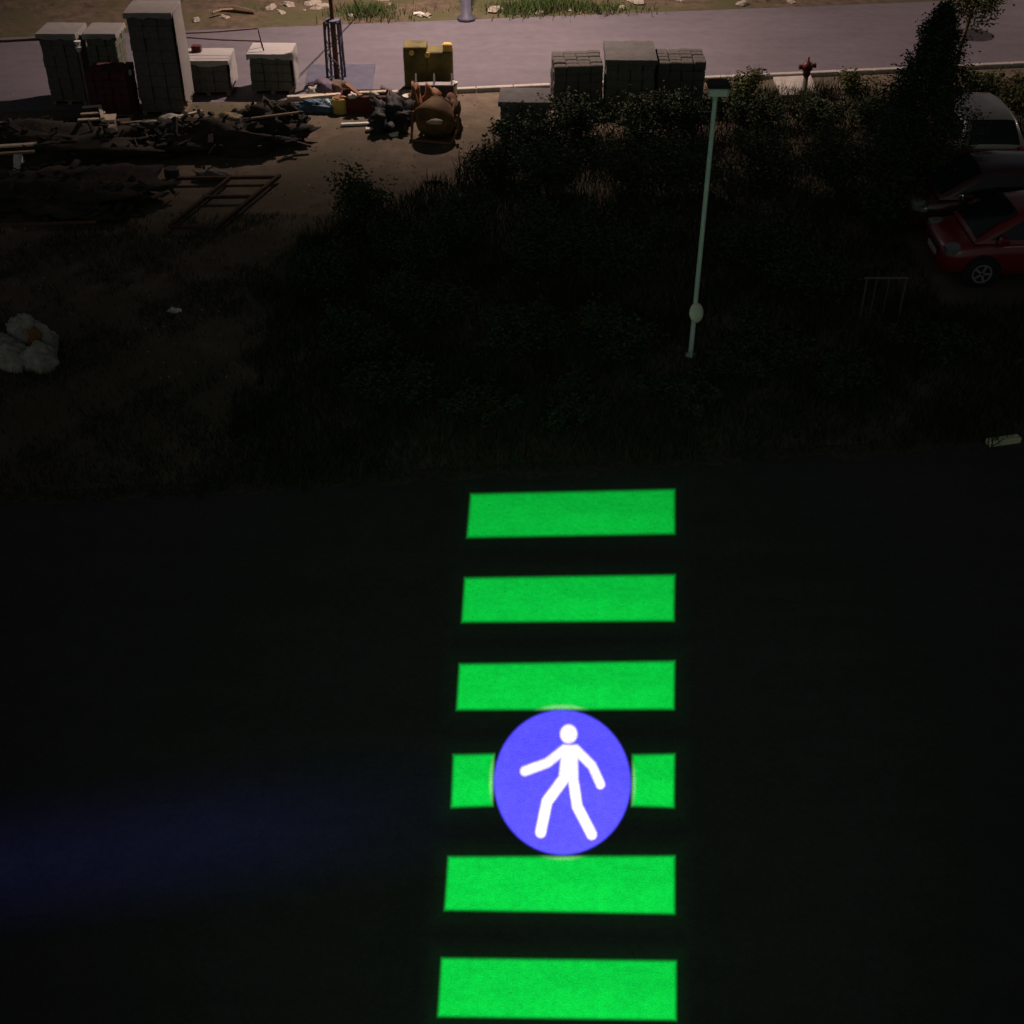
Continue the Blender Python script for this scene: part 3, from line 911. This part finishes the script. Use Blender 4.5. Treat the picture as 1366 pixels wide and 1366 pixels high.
heap('crumpled_sheet', 556, 152, 0.16, 0.30, 0.52, 35, M_orange, 'crumpled orange-brown flap on the tarpaulin side of the cement mixer', 'sheet', 0.3, sub=3)
heap('crumpled_sheet', 603, 172, 0.22, 0.34, 0.46, 36, M_rust, 'crumpled rusty sheet on the open side of the cement mixer', 'sheet', 0.3, sub=3)
heap('rubbish_bag', 515, 134, 0.22, 0.18, 0.24, 37, M_block, 'dull grey rubbish bag behind the black tarpaulin', 'bag', 0.24, sub=3)
heap('crumpled_paper', 498, 128, 0.14, 0.10, 0.10, 38, M_sack, 'crumpled white paper on the rim of the red trough', 'paper', 0.25, z=0.44, sub=2)
heap('crumpled_paper', 470, 130, 0.12, 0.08, 0.08, 39, M_white, 'crumpled white paper by the orange-brown leaning board', 'paper', 0.25, z=0.44, sub=2)
for px, py, s, lab in ((526, 181, 0.13, 'white scrap lying against the foot of the black tarpaulin'), (497, 166, 0.14, 'white scrap between the red trough and black tarpaulin'), (528, 239, 0.07, 'small pale stone alone on the dirt in front of the mixer'), (234, 416, 0.12, 'small pale scrap alone on the dark dirt near the white bags')):
    o = blob(s, s * 0.6, s * 0.5, int(px), 0.3, 2).build('scrap' if 'scrap' in lab else 'stone', M_stone if 'stone' in lab else M_white)
    p = G(px, py); o.location = (p.x, p.y, -0.01)
    tag(o, lab, 'scrap' if 'scrap' in lab else 'stone')

# olive cabinet on the kerb
yb = G(570, 122).y
oz1, oz2 = Z_at(63, yb), Z_at(70, yb)
xa, xm, xb = X_at(538, yb, 0.9), X_at(569, yb, 0.9), X_at(603, yb, 0.9)
oc = thing('olive_cabinet', 'olive green steel cabinet with a stepped top behind the rusty yellow mixer', 'cabinet', ((xa + xb) / 2, yb, 0))
xo = (xa + xb) / 2
MB().cbox(xa - xo, xm - xo, 0, 0.6, 0.12, oz1, 0.02).build('tall_bay', M_olive, oc)
MB().cbox(xm - xo + 0.003, xb - xo, 0.003, 0.6, 0.12, oz2, 0.02).build('low_bay', M_olive, oc)
for s in (xa - xo + 0.08, xb - xo - 0.08):
    MB().box(s - 0.05, s + 0.05, 0.05, 0.55, 0, 0.118).build('foot', M_steel, oc)
for px, pz, nm in ((549, oz1 - 0.14, 'round_vent'), (570, oz2 - 0.06, 'hinge')):
    x = X_at(px, yb, pz) - xo
    MB().lathe([(0.07, 0), (0.07, 0.03), (0.03, 0.04)], 12, Matrix.Translation((x, -0.001, pz)) @ Matrix.Rotation(math.pi / 2, 4, 'X')).build(nm, M_bright_y, oc)
for k in range(5):
    MB().box(xa - xo + 0.12, xb - xo - 0.12, -0.018, -0.002, 0.30 + 0.06 * k, 0.33 + 0.06 * k).build('louvre', M_olive, oc)
y5 = yb + 0.1
o = MB().cbox(-0.12, 0.12, -0.09, 0.09, 0, 0.2, 0.03).build('yellow_canister', M_bright_y)
o.location = (X_at(597, y5 + 0.1, oz2), yb + 0.14, oz2 + 0.002)
tag(o, 'small yellow canister standing on the corner of the olive cabinet', 'canister')
# grey bracket with three upright fins
p = G(580, 130)
bk = thing('steel_bracket', 'grey steel bracket with three upright pointed fins in front of the olive cabinet', 'bracket', (p.x, p.y, 0))
M_brk = mat('grey_bracket', (0.24, 0.22, 0.21), 0.6, 0.15, 6)
MB().box(-0.52, 0.52, -0.13, 0.13, 0.34, 0.37).build('tray', M_brk, bk)
MB().box(-0.50, 0.50, -0.10, 0.10, 0.0, 0.338).build('stand', M_steel, bk)
for x in (-0.48, 0.0, 0.46):
    m = MB()
    pr_ = [(-0.12, 0.372), (0.12, 0.372), (0.13, 0.50), (0.06, 0.62)]
    m.add([(x + s, q, z) for s in (-0.02, 0.02) for q, z in pr_], [(0, 1, 2, 3), (7, 6, 5, 4), (0, 4, 5, 1), (1, 5, 6, 2), (2, 6, 7, 3), (3, 7, 4, 0)])
    m.build('fin', M_brk, bk)
def bucket(px, py, r, h, label):
    p = G(px, py)
    t = thing('bucket', label, 'bucket', (p.x, p.y, 0))
    MB().lathe([(r * 0.8, 0), (r, h), (r * 1.06, h), (r * 1.06, h + 0.03), (r * 0.9, h + 0.03), (r * 0.75, h * 0.7)], 16).build('body', M_white, t, True)
    MB().tube([(-r * 1.07, 0, h), (-r * 0.7, -r * 0.9, h - 0.03), (0, -r * 1.2, h - 0.06), (r * 0.7, -r * 0.9, h - 0.03), (r * 1.07, 0, h)], 0.008, 5).build('handle', M_steel, t)
bucket(545, 142, 0.14, 0.26, 'round white bucket between the black tarpaulin and the steel bracket')
bucket(605, 127, 0.11, 0.32, 'narrow white bucket at the end of the steel bracket by the kerb')

# rusty yellow cement mixer
p = G(580, 186)
cm = thing('cement_mixer', 'rusty yellow cement mixer tipped on the dirt beside the black tarpaulin', 'cement mixer', (p.x, p.y, 0), R(-14))
dm = Matrix.Translation((0.0, 0.12, 0.50)) @ Matrix.Rotation(R(-48), 4, 'X') @ Matrix.Rotation(R(8), 4, 'Y')
MB().lathe([(0.12, -0.42), (0.34, -0.38), (0.48, -0.16), (0.49, 0.02), (0.44, 0.14), (0.31, 0.36), (0.27, 0.40), (0.28, 0.43), (0.24, 0.43), (0.22, 0.30)], 22, dm).build('drum', M_yellow, cm, True)
MB().lathe([(0.492, -0.06), (0.525, -0.05), (0.525, 0.0), (0.492, 0.01)], 22, dm).build('ring_gear', M_orange, cm)
for s in (-1, 1):
    MB().tube([(s * 0.56, 0.10, 0.62), (s * 0.58, 0.05, 0.30), (s * 0.50, -0.28, 0.05)], 0.035, 8).build('yoke', M_orange, cm)
    w = MB().lathe([(0.10, -0.04), (0.20, -0.04), (0.20, 0.04), (0.10, 0.04)], 18, Matrix.Translation((s * 0.45, 0.5, 0.2)) @ Matrix.Rotation(math.pi / 2, 4, 'Y')).build('wheel', M_black, cm)
MB().tube([(-0.5, -0.28, 0.04), (0.5, -0.28, 0.04)], 0.035, 8).build('stand', M_orange, cm)
MB().tube([(-0.45, 0.5, 0.2), (0.45, 0.5, 0.2)], 0.025, 8).build('axle', M_steel, cm)
MB().cbox(-0.16, 0.16, 0.42, 0.72, 0.28, 0.62, 0.03).build('motor_box', M_orange, cm)
heap('rusty_bin', 602, 152, 0.22, 0.22, 0.36, 28, M_rust, 'dented rusty bin behind the cement mixer', 'bin', 0.08, sub=3)
heap('crumpled_sheet', 578, 148, 0.26, 0.14, 0.42, 29, M_orange, 'crumpled orange-brown sheet between the bracket and the cement mixer', 'sheet', 0.22, sub=3)
heap('crumpled_paper', 580, 164, 0.17, 0.09, 0.07, 30, M_palewood, 'crumpled pale paper lying on the cement mixer drum', 'paper', 0.2, z=1.0, sub=2)

# white rubble bags on the left
M_bag = mat('creased_bag', (0.34, 0.325, 0.275), 0.85, 0.45, 5, 1.0)
bb = [(36, 455, 0.30, 0.24, 0.34, 'upper'), (20, 488, 0.34, 0.26, 0.26, 'a'), (56, 490, 0.30, 0.26, 0.30, 'b'), (4, 468, 0.34, 0.24, 0.2, 'c'), (62, 470, 0.24, 0.22, 0.36, 'd')]
labs = ['dirty white rubble bag standing at the top of the bag pile', 'flat dirty white rubble bag at the front of the bag pile', 'slumped white rubble bag under the orange rag', 'low grey rubble bag half out at the side of the bag pile', 'upright white rubble bag next to the orange rag on the open side of the pile']
for (px, py, a, b, c, _), lab in zip(bb, labs):
    heap('rubble_bag', px, py, a, b, c, int(px * 3 + py), M_bag, lab, 'bag', 0.125, 'pile of white rubble bags', sub=4)
p = G(54, 478)
o = blob(0.11, 0.05, 0.20, 77, 0.2, 3).build('orange_rag', mat('orange_cloth', (0.22, 0.10, 0.035), 0.8, 0.2, 6, 0.3), None, True)
o.location = (p.x, p.y, 0.30); tag(o, 'orange rag hanging on the dirty white rubble bags', 'rag')

# ------------------------------------------------------------------ lantern post
p = G(921, 474)
zt = Z_at(118, p.y)
lt = thing('lantern_post', 'slim pale lantern post with a box head rising out of the dark weeds', 'lamp post', (p.x, p.y, 0))
MB().lathe([(0.10, 0), (0.10, 0.02), (0.045, 0.04), (0.043, 0.9), (0.038, zt - 0.12), (0.03, zt - 0.08)], 12).build('pole', M_galv, lt, True)
zp = Z_at(414, p.y)
MB().lathe([(0.02, -0.05), (0.125, -0.045), (0.155, -0.01), (0.155, 0.02), (0.12, 0.05), (0.02, 0.055)], 18, Matrix.Translation((0.015, -0.09, zp)) @ Matrix.Rotation(R(62), 4, 'X') @ Matrix.Rotation(R(35), 4, 'Y') @ Matrix.Scale(1.12, 4, (0, 1, 0))).build('round_plate', mat('cream_plate', (0.80, 0.80, 0.66), 0.5, 0.06, 6), lt, True)
MB().tube([(0, 0, zp), (0.015, -0.09, zp)], 0.03, 6).build('plate_clamp', M_galv, lt)
MB().cbox(-0.13, 0.19, -0.15, 0.15, zt - 0.08, zt + 0.05, 0.03).build('lamp_box', mat('lantern_cream', (0.75, 0.72, 0.66), 0.5, 0.06, 6), lt)
MB().cbox(-0.15, 0.21, -0.18, 0.18, zt + 0.052, zt + 0.10, 0.03).build('lid', mat('lantern_lid', (0.028, 0.018, 0.018), 0.6, 0.1, 6), lt)

# ------------------------------------------------------------------ hydrant
p = G(1072, 126)
zh = Z_at(76, p.y)
hy = thing('fire_hydrant', 'dark red fire hydrant on a thin stem in front of the concrete pad', 'hydrant', (p.x, p.y, 0))
MB().lathe([(0.13, 0), (0.13, 0.05), (0.07, 0.07), (0.065, 0.48)], 12).build('stem', mat('dark_green_pipe', (0.05, 0.055, 0.03), 0.7, 0.2, 6), hy, True)
MB().lathe([(0.08, 0.482), (0.10, 0.52), (0.10, 0.62), (0.14, 0.66), (0.15, 0.76), (0.11, 0.83), (0.05, 0.87), (0.035, 0.88), (0.03, zh)], 14).build('head', M_red, hy, True)
for s, zc in ((-1, 0.72), (1, 0.76)):
    MB().lathe([(0.05, 0.12), (0.065, 0.19), (0.065, 0.22), (0.03, 0.225)], 10, Matrix.Translation((0, 0, zc)) @ Matrix.Rotation(s * math.pi / 2, 4, 'Y')).build('outlet_cap', M_red, hy)
MB().lathe([(0.05, 0.0), (0.05, 0.12), (0.03, 0.13)], 10, Matrix.Translation((-0.09, -0.03, 0.0))).build('anchor_bolt', M_steel, hy)

# pale kerb block, thin frame in the grass
a, b = G(1316, 594), G(1359, 588)
c = (a + b) / 2
o = MB().cbox(-(b - a).length / 2, (b - a).length / 2, -0.07, 0.07, 0, 0.10, 0.015).build('kerb_block', mat('pale_yellow_paint', (0.62, 0.60, 0.38), 0.7, 0.12, 8))
o.location = c; o.rotation_euler = (0, 0, math.atan2((b - a).y, (b - a).x))
tag(o, 'pale yellow painted kerb block alone at the dark road edge', 'kerb block')
p = G(1172, 428)
z = Z_at(371, p.y)
gf = thing('tube_frame', 'thin grey tube frame standing in the weeds beside the red car', 'frame', (p.x, p.y, 0))
M_tf = mat('dull_tube', (0.11, 0.10, 0.085), 0.6, 0.15, 6)
for x in (-0.36, -0.18, 0.05, 0.36):
    MB().tube([(x, 0, 0), (x, 0, z)], 0.02 if abs(x) > 0.3 else 0.011, 6).build('upright', M_tf, gf)
MB().tube([(-0.42, 0, z), (0.40, 0, z)], 0.024, 6).build('top_rail', M_tf, gf)

# ------------------------------------------------------------------ cars (front towards -x in their own frame)
def loft(sections):
    m = MB(); n = len(sections[0])
    for s in sections: m.v += [tuple(p) for p in s]
    for i in range(len(sections) - 1):
        for k in range(n - 1):
            m.f.append((i * n + k, i * n + k + 1, (i + 1) * n + k + 1, (i + 1) * n + k))
    m.f.append(tuple(reversed(range(n))) if True else ())
    m.f.append(tuple(range((len(sections) - 1) * n, len(sections) * n)))
    return m
def make_car(name, label, at, rz, paint, Lc=3.9, roof=None):
    t = thing(name, label, 'car', at, rz, 'cars parked beside the conifer')
    S = Lc / 3.9
    st = [(-1.95, .60, .30, .62), (-1.88, .72, .22, .72), (-1.6, .80, .20, .80), (-0.95, .83, .19, .90), (0.0, .84, .19, .94), (1.0, .84, .20, .96), (1.6, .81, .24, .96), (1.88, .74, .30, .90), (1.95, .66, .38, .80)]
    secs = []
    for x, w, zb, zt in st:
        zm = zb + (zt - zb) * 0.55
        half = [(w * .80, zb), (w * .97, zb + .08), (w, zm), (w * .965, zt - .10), (w * .90, zt - .02), (w * .6, zt + .015)]
        pts = [(x * S, -y, z) for y, z in half] + [(x * S, y, z) for y, z in reversed(half)]
        secs.append(pts + [pts[0]])
    body = loft(secs).build('body', paint, t, True)
    # cabin
    lo = [(-1.05, .76, .90), (1.72, .74, .93)]
    hi = [(-0.28, .58, 1.43), (1.35, .55, 1.43)]
    prof = [(-1.42, .75, .88), (-1.02, .67, 1.16), (-0.56, .59, 1.40), (-0.1, .585, 1.465), (0.7, .58, 1.47), (1.25, .56, 1.44), (1.50, .60, 1.26), (1.76, .70, .93)]
    secs = []
    for x, w, z in prof:
        zt2 = z
        half = [(.77, .88), (.77 - (.77 - w) * .5 if zt2 > 1 else .75, .88 + (zt2 - .88) * .5), (w, zt2 - .05 if zt2 > 1 else zt2 - .01), (w * .8, zt2), (w * .3, zt2 + .012)]
        pts = [(x * S, -y, q) for y, q in half] + [(x * S, y, q) for y, q in reversed(half)]
        secs.append(pts)
    loft(secs).build('roof', roof or paint, t, True)
    def pane(nm, pts, material=M_glass):
        return MB().add([(x * S, y, z) for x, y, z in pts], [tuple(range(len(pts)))]).build(nm, material, t)
    def screen(nm, stations, nx_, nz_):
        m = MB()
        for x, w, z in stations:
            for f, b in ((-.84, -.006), (-.45, .012), (.45, .012), (.84, -.006)):
                m.v.append(((x + nx_ * .03) * S, f * w, z + b + nz_ * .03))
        for i_ in range(len(stations) - 1):
            for k in range(3):
                a = i_ * 4 + k
                m.f.append((a, a + 1, a + 5, a + 4))
        return m.build(nm, M_glass, t, True)
    screen('windscreen', [(-1.36, .76, .925), (-1.02, .67, 1.16), (-0.60, .60, 1.38)], -.6, .8)
    screen('rear_window', [(1.30, .565, 1.41), (1.50, .60, 1.26), (1.70, .68, 1.0)], .8, .6)
    for s in (-1, 1):
        yl, yh = s * .785, s * .628
        pane('side_window', [(-1.12, yl, .97), (0.20, yl, .98), (0.20, yh + s * .012, 1.36), (-.46, yh + s * .012, 1.35)])
        pane('side_window', [(.27, yl, .98), (1.42, yl, 1.0), (1.22, yh + s * .01, 1.34), (.27, yh + s * .012, 1.36)])
        MB().tube([(0.31 * S, s * .842, .45), (0.31 * S, s * .838, .80)], 0.006, 4).build('door_seam', M_black, t)
        for hx in (0.12, 1.05):
            MB().box((hx - .09) * S, (hx + .09) * S, min(s * .835, s * .87), max(s * .835, s * .87), .77, .80).build('door_handle', M_rim, t)
        MB().cbox((-1.0) * S, (-.82) * S, min(s * .80, s * .98), max(s * .80, s * .98), .93, 1.06, .03).build('mirror', paint, t)
        # lamps
        m = MB(); m.cbox(-1.90 * S, -1.60 * S, min(s * .46, s * .74), max(s * .46, s * .74), .62, .79, .04); m.build('headlight', M_lens, t)
        m = MB(); m.cbox(1.74 * S, 1.93 * S, min(s * .50, s * .74), max(s * .50, s * .74), .70, 1.0, .03); m.build('tail_light', M_redlens, t)
        for wx in (-1.18, 1.22):
            wm = Matrix.Translation((wx * S, s * .74, .30)) @ Matrix.Rotation(s * -math.pi / 2, 4, 'X')
            MB().lathe([(.37, 0.095), (.37, .108), (.30, .108)], 24, wm).build('wheel_arch', M_black, t)
            tw = MB().lathe([(.19, -.10), (.27, -.10), (.30, -.06), (.30, .10), (.27, .135), (.20, .135)], 24, wm).build('wheel', M_black, t, True)
            MB().lathe([(.195, .10), (.195, .139), (.165, .139), (.15, .118), (.03, .118)], 24, wm).build('rim', M_rim, tw)
            ms = MB()
            for k in range(5):
                r5 = wm @ Matrix.Rotation(2 * math.pi * k / 5, 4, 'Z')
                ms.box(.03, .18, -.022, .022, .119, .142, r5)
            ms.build('spokes', M_rim, tw)
    MB().box(-1.965 * S, -1.94 * S, -.26, .26, .42, .53).build('number_plate', M_conc, t)
    MB().box(1.94 * S, 1.965 * S, -.26, .26, .52, .63).build('number_plate', M_white, t)
    MB().box(-1.962 * S, -1.93 * S, -.42, .42, .56, .63).build('grille', M_black, t)
    return t
# red hatchback: front wheel at the surveyed spot
wp = G(1304, 382)
make_car('parked_car', 'red hatchback parked side-on beside the weeds and tube frame', (wp.x + 1.18, wp.y + 0.80, 0), R(0), M_carred)
make_car('parked_car', 'dark maroon car parked between the red hatchback and the silver-roofed car', (wp.x + 1.12, wp.y + 2.85, 0), R(-2), M_cardark, 4.0)
ap = G(1318, 258)
make_car('parked_car', 'car with pale silver roof and reddish-brown tail next to the conifer', (ap.x, ap.y + 2.0, 0), R(-90), M_carbr, 3.9, M_carroof)

# ------------------------------------------------------------------ vegetation
rng = np.random.default_rng(7)
def shrub(px, py, rad, h, seed, label, group='dark shrubs of the thicket', material=None, n=3600, size=0.045, name='shrub'):
    r = np.random.default_rng(seed)
    p = G(px, py)
    t = thing(name, label, 'shrub', (p.x, p.y, 0), r.uniform(0, 6), group)
    m = MB(); cl = []
    for k in range(7):
        a = r.uniform(0, 6.28); q = rad * r.uniform(0.3, 0.95); hh = h * r.uniform(0.55, 1.0)
        tip = Vector((math.cos(a) * q, math.sin(a) * q, hh))
        m.tube([(0, 0, 0), tuple(Vector((tip.x * .35, tip.y * .35, hh * .5))), tuple(tip)], [0.025, 0.016, 0.006], 5)
        cl.append((tip, r.uniform(0.18, 0.36) * h))
        cl.append((Vector((tip.x * .5, tip.y * .5, hh * .6)), r.uniform(0.2, 0.4) * h))
    cl.append((Vector((0, 0, h * .75)), .3 * h))
    m.build('stems', M_bark, t)
    c = []
    per = n // len(cl)
    for ctr, s in cl:
        q = r.normal(size=(per, 3)) * np.array([s * 0.62, s * 0.62, s * 0.5])
        c.append(np.array(ctr) + q)
    # shoots that break the outline
    for k in range(9):
        a = r.uniform(0, 6.28); q = rad * r.uniform(0.1, 0.9); hh = h * r.uniform(0.9, 1.35)
        l = r.uniform(0.2, 1.0, size=(45, 1))
        c.append(np.array([math.cos(a) * q, math.sin(a) * q, 0]) * (0.5 + 0.5 * l) + np.array([0, 0, hh]) * l + r.normal(size=(45, 3)) * 0.04)
    c = np.concatenate(c)
    c[:, 2] = np.abs(c[:, 2]) + 0.02
    quads_mesh('foliage', leaf_quads(r, c, size), material or M_leaf, t)
    return t
LBL = 'dense dark green shrub in the overgrown thicket around the lantern post'
sh = [(700, 205, .8, .85), (775, 190, .9, .95), (850, 186, .9, .98), (925, 184, .9, .95), (1005, 172, .9, .62), (1090, 172, .9, .50), (1160, 175, .9, .8),
      (660, 240, .7, .8), (745, 265, 1.0, 1.1), (840, 255, 1.0, 1.1), (915, 260, 1.0, 1.1), (1020, 245, 1.0, 1.1), (1110, 250, 1.0, 1.1), (1180, 300, .9, 1.0),
      (620, 330, .9, 1.0), (720, 360, 1.0, 1.1), (820, 370, 1.0, 1.1), (1000, 360, 1.0, 1.1), (1090, 400, .9, 1.0),
      (690, 470, .8, .8), (820, 480, .8, .8), (1010, 490, .8, .7), (560, 440, .9, .9), (975, 500, .6, .45), (1240, 470, .8, .5), (1130, 520, .8, .5), (900, 545, .7, .4), (760, 560, .7, .4), (640, 560, .7, .45)]
own = {0: 'dark shrub growing in front of the low block stack', 1: 'dark shrub hiding the foot of the uncovered block stack next to the low one',
       2: 'dark shrub hiding the foot of the tallest grey block stack', 3: 'dark shrub hiding the foot of the block stack next to the lantern head',
       4: 'low dark shrub in front of the small bright green shrub', 5: 'low dark shrub in front of the hydrant and its concrete pad',
       6: 'dark shrub leaning against the conifer on the hydrant side', 7: 'dark shrub at the dirt edge beyond the low block stack\'s corner',
       13: 'dark shrub between the conifer and the tube frame', 23: 'small dark shrub next to the foot of the lantern post',
       24: 'low dark shrub in the weeds in front of the red hatchback', 18: 'dark shrub beside the thin tube frame'}
for i, (x, y, r_, h_) in enumerate(sh):
    shrub(x, y, r_, h_, 100 + i, own.get(i, LBL))
LBL2 = 'dark ragged shrub at the edge of the thicket by the dirt track'
for i, (x, y, r_, h_) in enumerate([(480, 310, .8, 1.0), (430, 390, .7, .8), (540, 360, .8, .9), (470, 480, .8, .7), (520, 540, .8, .6)]):
    shrub(x, y, r_, h_, 200 + i, LBL2, 'ragged shrubs by the dirt track')
shrub(990, 133, .45, .62, 300, 'small bright green shrub between the lantern head and the concrete pad', None, M_leaf_y, 1500, .045)
shrub(1140, 132, .5, .6, 301, 'loose olive shrub between the hydrant pad and the conifer', None, M_leaf_y, 1200, .045)
for i, (x, y, r_, h_) in enumerate([(1305, 130, .6, .6), (1350, 150, .7, .7), (1385, 170, .7, .8)]):
    shrub(x, y, r_, h_, 310 + i, 'low olive shrub growing behind the silver-roofed car', 'low shrubs behind the silver-roofed car', M_leaf_y, 1500, .05)

# conifer
p = G(1212, 262)
zc = Z_at(6, p.y)
ct = thing('conifer_tree', 'dark conical conifer standing beside the parked cars', 'tree', (p.x, p.y, 0))
MB().lathe([(0.11, 0), (0.09, 0.5), (0.05, zc * 0.6), (0.012, zc)], 9).build('trunk', M_bark, ct, True)
c = []
mbr = MB()
for k in range(170):
    z = 0.15 + (zc - 0.2) * (k / 170) ** 1.05
    f = 1 - z / zc
    Rm = (1.62 * f ** 0.80 + 0.03) * rng.uniform(0.62, 1.12)
    a = k * 2.399 + rng.uniform(-.3, .3)
    l = rng.uniform(0.1, 1, size=(230, 1)) ** 0.7
    tipz = z + 0.28 * Rm
    d = np.array([math.cos(a) * Rm, math.sin(a) * Rm, tipz - z])
    if k % 3 == 0:
        mbr.tube([(0, 0, z), tuple(Vector((d[0] * .8, d[1] * .8, z + d[2] * .8)))], [0.014, 0.005], 4)
    c.append(np.array([0, 0, z]) + d * l + rng.normal(size=(230, 3)) * (0.05 + 0.09 * Rm * (1 - l * 0.4)))
c = np.concatenate(c); c[:, 2] = np.abs(c[:, 2])
quads_mesh('crown', leaf_quads(rng, c, 0.038), M_leaf_d, ct)
mbr.build('branches', M_bark, ct)

# young broadleaf tree by the far road
p = G(1266, 118)
bt = thing('broadleaf_tree', 'young leafy tree with a bare trunk behind the conifer at the far road', 'tree', (p.x, p.y, 0))
top = Vector((0.35, 0.1, 3.9))
MB().tube([(0, 0, 0), (0.06, 0, .9), (0.16, 0.02, 1.8), (0.3, .08, 2.8), tuple(top)], [0.075, 0.06, 0.05, 0.035, 0.01], 8).build('trunk', M_bark, bt, True)
c = []; m = MB()
for k in range(34):
    a = rng.uniform(0, 6.28); z = rng.uniform(1.75, 3.5)
    s0 = Vector((0.16 + (z - 1.8) * .12, .03, z - .15)); e = s0 + Vector((math.cos(a), math.sin(a), 0.55)) * rng.uniform(.3, .8)
    m.tube([tuple(s0), tuple(e)], [0.016, 0.006], 4)
    c.append(np.array(e) + rng.normal(size=(110, 3)) * np.array([.17, .17, .13]))
m.build('branches', M_bark, bt)
quads_mesh('crown', leaf_quads(rng, np.concatenate(c), 0.06), M_leaf_y, bt)

# weeds covering the ground of the thicket, thinning towards the dirt
def ground_pts(n, x0, x1, y0, y1):
    return np.stack([rng.uniform(x0, x1, n), rng.uniform(y0, y1, n)], 1)
def edge_y(x):
    return e_a.y + (e_b.y - e_a.y) * (x - e_a.x) / (e_b.x - e_a.x)
pts = ground_pts(260000, -16, 18, 15, 34)
x, y = pts[:, 0], pts[:, 1]
dens = 0.5 + 0.5 * noise2(x * 0.9, y * 0.9, 2.0)
left = -4.6 + np.clip((y - 17) * 0.42, 0, 8) * (y > 22) * 0 + np.where(y > 24, (y - 24) * 0.75, 0) + 0.7 * noise2(x * 0.4, y * 1.2, 5)
road_gap = y - edge_y(x)
keep = (road_gap > 0.02 + 0.16 * noise2(x * 2.7, y * 0.3, 6)) & (x > left) & (rng.random(len(x)) < 0.25 + 0.75 * dens)
keep &= ~((x > 8.2) & (y > 21.8) & (y < 26.8))
gq = pts[keep]
hh = 0.30 + 0.22 * noise2(gq[:, 0] * 1.7, gq[:, 1] * 1.7, 8)
bl = blades(rng, gq, np.clip(hh, 0.08, 0.6), 0.012)
struct(quads_mesh('weeds', bl, M_grass, None, 3), 'stuff')
# sparse weeds on the left waste ground
pts = ground_pts(60000, -14, -2, 15.5, 26)
x, y = pts[:, 0], pts[:, 1]
k2 = ((rng.random(len(x)) < np.clip(0.35 + 1.1 * noise2(x * 0.8, y * 0.8, 4) + 0.5 * noise2(x * 3.1, y * 2.7, 1), 0.03, 1)) | (rng.random(len(x)) < 0.85 * np.exp(-(y - edge_y(x)) / 0.9))) & (y - edge_y(x) > -0.08 + 0.2 * noise2(x * 3, y, 2))
struct(quads_mesh('sparse_weeds', blades(rng, pts[k2], 0.12, 0.010), M_grass, None, 3), 'stuff')
# grass tufts on the bank beyond the far road
def tuft(px, py, n, rx, ry, h, label):
    p = G(px, py)
    q = rng.normal(size=(n, 2)) * np.array([rx, ry])
    o = quads_mesh('grass_tuft', blades(rng, q, h, 0.02), M_grass_b, None, 3)
    o.location = (p.x, p.y, 0.02)
    return struct(tag(o, label, 'grass tuft'), 'stuff')
tuft(492, 20, 900, .55, .4, .28, 'bright green grass tuft on the bank beside the utility pole')
tuft(690, 16, 700, .5, .35, .28, 'bright green grass tuft on the bank next to the street lamp foot')
tuft(735, 12, 900, .65, .4, .35, 'tall green grass tuft on the bank beyond the block stacks')
tuft(800, 14, 500, .7, .3, .2, 'thin low grass tuft on the bank opposite the tallest grey stack')
pts = ground_pts(16000, -16, 22, 41, 52)
x, y = pts[:, 0], pts[:, 1]
fy = far_a.y + (far_b.y - far_a.y) * (x - far_a.x) / (far_b.x - far_a.x)
k3 = (y > fy + 0.5) & (noise2(x * .7, y * .9, 3) > 0.1)
o = struct(quads_mesh('bank_grass', blades(rng, pts[k3], 0.16, 0.014), M_grass, None, 3), 'stuff'); o.location.z = 0.03

# rubble on the bank: stones and sticks
rnd = random.Random(5)
ms = [blob(1, .8, .6, 400 + i, 0.2, 2).build('stone', M_stone) for i in range(4)]
spots = [(362, 14), (375, 20), (385, 11), (405, 17), (418, 9), (428, 14), (468, 24), (510, 4), (520, 8), (560, 23), (570, 24), (662, 17), (720, 20), (760, 16), (830, 13), (848, 6), (905, 3), (990, 8), (1055, 5), (300, 26), (262, 30)]
for i, (px, py) in enumerate(spots):
    o = ms[i] if i < 4 else ms[i % 4].copy()
    if i >= 4:
        COL.objects.link(o)
    p = G(px, py)
    s = rnd.uniform(0.06, 0.16) * (1.5 if py < 20 else 1)
    o.location = (p.x, p.y, 0.02); o.scale = (s * 1.4, s, s); o.rotation_euler = (0, 0, rnd.uniform(0, 6))
    tag(o, 'pale stone lying on the earth bank beyond the far road', 'stone', 'stones on the far bank')
def stick(pa, pb, r, z, label, mtl):
    a, b = G(*pa), G(*pb)
    c = (a + b) / 2
    o = MB().tube([a - c, (a - c).lerp(b - c, .4) + Vector((0, .06, .03)), b - c], [r, r, r * .6], 6).build('stick', mtl)
    o.location = (c.x, c.y, z); tag(o, label, 'stick')
stick((295, 18), (340, 22), 0.10, 0.14, 'thick dark log on the bank behind the bent steel rods', M_bark)
stick((552, 22), (572, 25), 0.05, 0.08, 'short white stick at the far road edge near the street lamp foot', M_white)
stick((285, 27), (312, 22), 0.04, 0.22, 'thin broken branch under the dark log', M_wood)
# pebbles and clods of the dirt yard
pts = ground_pts(2600, -16, 2, 19, 34)
q = np.stack([pts[:, 0], pts[:, 1], np.full(len(pts), 0.012)], 1)
struct(quads_mesh('gravel', leaf_quads(rng, q, 0.03), M_stone), 'stuff')
